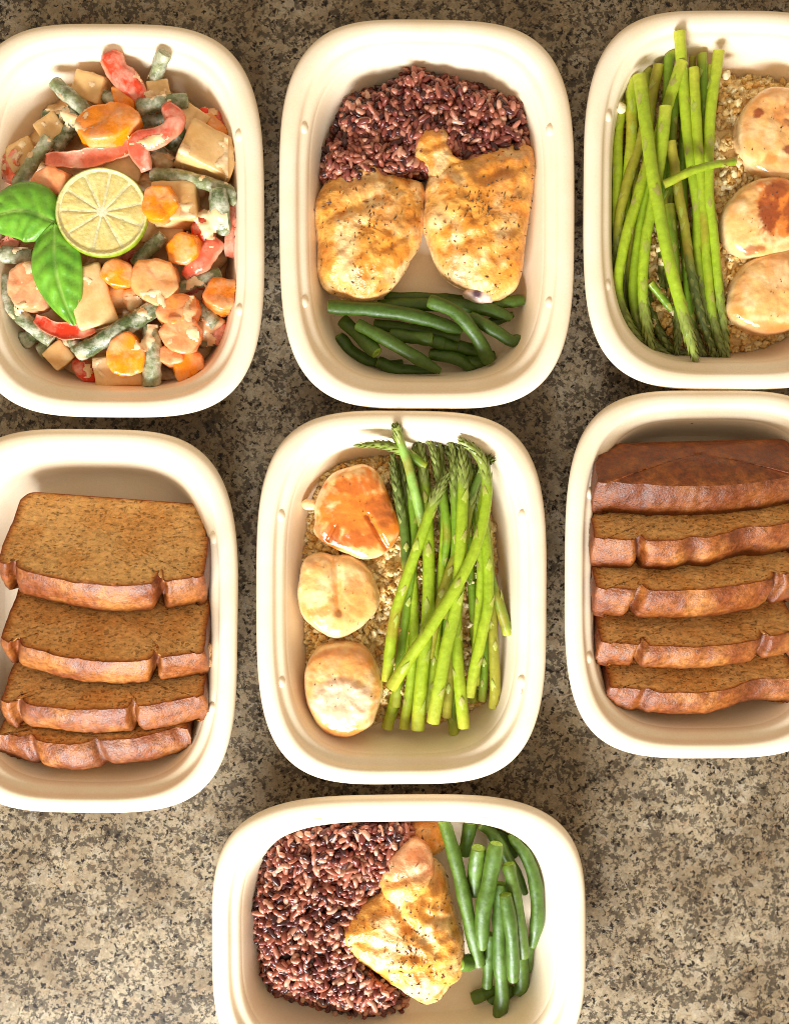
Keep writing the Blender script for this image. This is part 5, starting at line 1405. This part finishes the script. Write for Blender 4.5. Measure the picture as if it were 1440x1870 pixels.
# the coconut sauce clings to the heap as an uneven film
def sauce_film():
    from mathutils.bvhtree import BVHTree
    V, Fc, n0 = [], [], 0
    for o in bpy.data.objects:
        root = o
        while root.parent: root = root.parent
        if o.type == 'MESH' and root.get('category') in ('green bean', 'tofu', 'carrot', 'red pepper', 'sauce') and (root.get('group') or 'sauce').endswith(('curry', 'sauce')):
            w0 = ORG[root.name]
            V += [v.co + w0 for v in o.data.vertices]
            Fc += [tuple(i + n0 for i in p.vertices) for p in o.data.polygons]
            n0 = len(V)
    bvh = BVHTree.FromPolygons(V, Fc)
    a, b = P(-30, 690, .02), P(428, 110, .02)
    st = .0008
    nx, ny = int((b.x - a.x) / st), int((b.y - a.y) / st)
    Z = np.full((ny, nx), np.nan)
    for j in range(ny):
        for i in range(nx):
            h = bvh.ray_cast(Vector((a.x + i * st, a.y + j * st, .2)), Vector((0, 0, -1)))
            if h[0] is not None and h[0].z > .008: Z[j, i] = h[0].z
    Zs = Z.copy()                                        # the film bridges small steps
    for _ in range(3):
        pad = np.pad(Zs, 1, mode='edge')
        nb = np.stack([pad[1 + dj:1 + dj + ny, 1 + di:1 + di + nx] for dj in (-1, 0, 1) for di in (-1, 0, 1)])
        ok = ~np.isnan(nb) & (np.abs(nb - Zs) < .005)
        mean = np.where(ok, nb, 0).sum(0) / np.maximum(ok.sum(0), 1)
        Zs = np.where(np.isnan(Zs), np.nan, np.maximum(mean, Z - .0002))
    T = np.zeros_like(Z)
    for j in range(ny):
        for i in range(nx):
            if not np.isnan(Z[j, i]):
                p = (a.x + i * st, a.y + j * st, 0)
                T[j, i] = .75 * fbm(p, 48, 3, 71) + .3 * fbm(p, 130, 2, 17) - .26
    idx = -np.ones((ny, nx), dtype=int); verts, cols = [], []
    for j in range(ny):
        for i in range(nx):
            if T[j, i] > -.02 and not np.isnan(Zs[j, i]):
                idx[j, i] = len(verts)
                verts.append((a.x + i * st, a.y + j * st, Zs[j, i] + min(.0012, max(-.0005, T[j, i] * .005))))
                cols.append(mixc(rgb(244, 212, 168), rgb(236, 186, 136), sstep(-.3, .5, fbm(verts[-1], 120, 2, 5))))
    faces = []
    for j in range(ny - 1):
        for i in range(nx - 1):
            q = (idx[j, i], idx[j, i + 1], idx[j + 1, i + 1], idx[j + 1, i])
            if min(q) >= 0 and max(Zs[j:j + 2, i:i + 2].ravel()) - min(Zs[j:j + 2, i:i + 2].ravel()) < .0028: faces.append(q)
    o = mesh_obj('sauce_film', verts, faces, M_SAUCE, parent=SAUCE_T, colors=cols)
    o['kind'] = 'stuff'
sauce_film()

# lime slice
def lime():
    C0 = P(187, 388, .0425)
    Rm = 83 * PXM * .985
    R_ = Euler((rad(-5), rad(5), rad(14))).to_matrix()
    def w(x, y, z): return C0 + R_ @ Vector((x, y, z))
    t = thing('lime_slice', (C0.x, C0.y, .037), 'thin round lime slice lying on top of the curry', 'lime slice')
    # rind: a ring with rounded outside
    V, Fc, Cl = [], [], []
    prof = [(.925, -.0024), (.985, -.0026), (1.0, -.0012), (1.0, .0010), (.988, .0022), (.955, .0024), (.925, .0021)]
    cnt = 96
    for j in range(cnt):
        a = 2 * math.pi * j / cnt
        for k, (r, z) in enumerate(prof):
            rr = Rm * r * (1 + .006 * noise.noise(Vector((math.cos(a) * 3, math.sin(a) * 3, 1))))
            V.append(w(rr * math.cos(a), rr * math.sin(a), z))
            Cl.append(rgb(140, 160, 36) if .965 < r else rgb(236, 230, 160))
    K = len(prof)
    for j in range(cnt):
        for k in range(K):
            q = (k + 1) % K; j2 = (j + 1) % cnt
            Fc.append((j * K + k, j2 * K + k, j2 * K + q, j * K + q))
    mesh_obj('rind', V, Fc, M_RIND, parent=t, colors=Cl)
    # membrane disc
    V = [w(0, 0, .0012)]; Cl = [rgb(250, 242, 206)]; Fc = []
    for r in (.3, .6, .93):
        for j in range(cnt):
            a = 2 * math.pi * j / cnt; V.append(w(Rm * r * math.cos(a), Rm * r * math.sin(a), .0012)); Cl.append(rgb(246, 236, 186))
    for j in range(cnt): Fc.append((0, 1 + j, 1 + (j + 1) % cnt))
    for i in range(2):
        for j in range(cnt):
            q = (j + 1) % cnt; Fc.append((1 + i * cnt + j, 1 + (i + 1) * cnt + j, 1 + (i + 1) * cnt + q, 1 + i * cnt + q))
    mesh_obj('membrane', V, Fc, M_RIND, parent=t, colors=Cl)
    angs = [0]
    rs = random.Random(4)
    for k in range(10): angs.append(angs[-1] + rs.uniform(.8, 1.2))
    angs = [a / angs[-1] * 2 * math.pi for a in angs]
    for s_ in range(10):
        a0, a1 = angs[s_], angs[s_ + 1]
        V, Cl, Fc = [], [], []
        nr_, na = 12, 10
        for i in range(nr_ + 1):
            r = .085 + (.905 - .085) * i / nr_
            gap = min(.45 * (a1 - a0), .011 / r)
            for j in range(na + 1):
                f_ = j / na
                a = a0 + gap + (a1 - a0 - 2 * gap) * f_
                e = min(min(f_, 1 - f_) * 2 * (a1 - a0) * r / .16, (r - .085) / .06, (.905 - r) / .03, 1)
                e = max(0, e)
                # juice vesicles run outwards
                ves = noise.noise(Vector((a * 13, r * 5 + s_, s_ * 3.3)))
                z = .0012 - .0001 + .00045 * math.sin(e * math.pi / 2) + .0003 * ves * e
                V.append(w(Rm * r * math.cos(a), Rm * r * math.sin(a), z))
                Cl.append(mixc(mixc(rgb(234, 222, 140), rgb(234, 204, 112), sstep(-.3, .4, noise.noise(Vector((a * 2, r * 2, 5))))), rgb(246, 234, 176), .35 + .5 * ves))
        for i in range(nr_):
            for j in range(na):
                q = i * (na + 1) + j
                Fc.append((q, q + na + 1, q + na + 2, q + 1))
        mesh_obj('pulp_segment', V, Fc, M_LIME, parent=t, colors=Cl)
lime()

# basil sprig
def basil_leaf(t, p0, p1, p2, width, z0, z1, z2, seed):
    """from stem p0 through p1 to the tip p2 (px), heights in mm"""
    path = px_path([p0, p1, p2], [z0, z1, z2], 34)
    V, Cl, Fc = [], [], []
    nu, nv = 33, 18
    for i in range(nu + 1):
        u = i / nu
        p = path[i]; tg = (path[min(i + 1, nu)] - path[max(i - 1, 0)]).normalized()
        side = tg.cross(Vector((0, 0, 1))).normalized(); up = side.cross(tg)
        hw = width * PXM / 2 * (max(0.0, math.sin(math.pi * (u ** .82))) ** .62) * (1 - .12 * u) + .0003
        for j in range(nv + 1):
            s_ = j / nv * 2 - 1
            # pillowed between side veins, sunk on the midrib and veins
            ph = (u * 6.2 - abs(s_) * 1.15)
            vein = abs(math.sin(ph * math.pi)) ** .6
            z = (.0052 * (1 - (1 - abs(s_)) ** 2) * -.35) + .0017 * vein * min(1, abs(s_) * 3) * (1 - abs(s_) ** 4) - .0012 * math.exp(-(s_ / .07) ** 2) + .0018 * (1 - s_ * s_)
            z += .0012 * noise.noise(Vector((u * 3, s_ * 2, seed)))
            V.append(p + side * (hw * s_) + up * z)
            c = mixc(rgb(86, 148, 26), rgb(122, 180, 48), vein * .6)
            c = mixc(c, rgb(158, 196, 92), .75 * math.exp(-(s_ / .05) ** 2) + .25 * (1 - vein) * min(1, abs(s_) * 4))
            c = mixc(c, rgb(48, 112, 16), .5 * sstep(-.1, .5, noise.noise(Vector((u * 4, s_ * 3, seed + 3)))))
            Cl.append(c)
    for i in range(nu):
        for j in range(nv):
            a = i * (nv + 1) + j
            Fc.append((a, a + 1, a + nv + 2, a + nv + 1))
    n0 = len(V)
    V2 = [v - Vector((0, 0, .0005)) for v in V]
    edge = []
    Fb = [tuple(x + n0 for x in f[::-1]) for f in Fc]
    rim = [i * (nv + 1) for i in range(nu + 1)] + [nu * (nv + 1) + j for j in range(1, nv + 1)] + [i * (nv + 1) + nv for i in range(nu - 1, -1, -1)] + [j for j in range(nv - 1, 0, -1)]
    Fr = [(rim[k], rim[(k + 1) % len(rim)], rim[(k + 1) % len(rim)] + n0, rim[k] + n0) for k in range(len(rim))]
    return mesh_obj('leaf', V + V2, Fc + Fb + Fr, M_LEAF, parent=t, colors=Cl + Cl)
t = thing('basil_sprig', P(100, 412, .038), 'fresh basil sprig with two bright green leaves beside the lime', 'basil')
l1 = basil_leaf(t, (106, 408), (40, 384), (-36, 404), 112, 43, 46, 40, 1.0)
l2 = basil_leaf(t, (100, 408), (104, 500), (136, 594), 92, 44, 46, 38, 6.0)
sv, sf, scl, _ = tube(px_path([(112, 398), (104, 406), (96, 414)], [41, 43.5, 44], 10), .0012, seg=10, colfn=lambda *a: rgb(110, 150, 50))
close_ends(sv, sf, scl, 10)
mesh_obj('stem', sv, sf, M_LEAF, parent=t, colors=scl)

cube_piece('bread_crumb', 'torn pale bread crumb wedged between the slices and the wall', 'bread crumb', None, 376, 1196, 38, 16, 44, 9, (10, 20, 6), M_CRUMB, lambda w, n: rgb(226, 176, 130), round_=.3, amp=1.8, seed=3.3)
# white crumbs of cauliflower stuck on the rim and butts
for i, (lab, px, py, z, s_) in enumerate([
    ('white cauliflower crumb stuck on the lowest asparagus butt', 1130, 197, 30, 17),
    ('white cauliflower crumb beside the outer asparagus butt', 1325, 138, 30, 14),
    ('yellowish crumb stuck to the rim of the middle container', 962, 1276, 39.5, 9)]):
    cube_piece('cauliflower_crumb', lab, 'crumb', None, px, py, z, s_, s_ * .8, s_ * .25, (10, 20, 35 * i), M_CAULI, lambda w, n: rgb(238, 222, 180), round_=.3, amp=1.6, seed=i * 5.0)
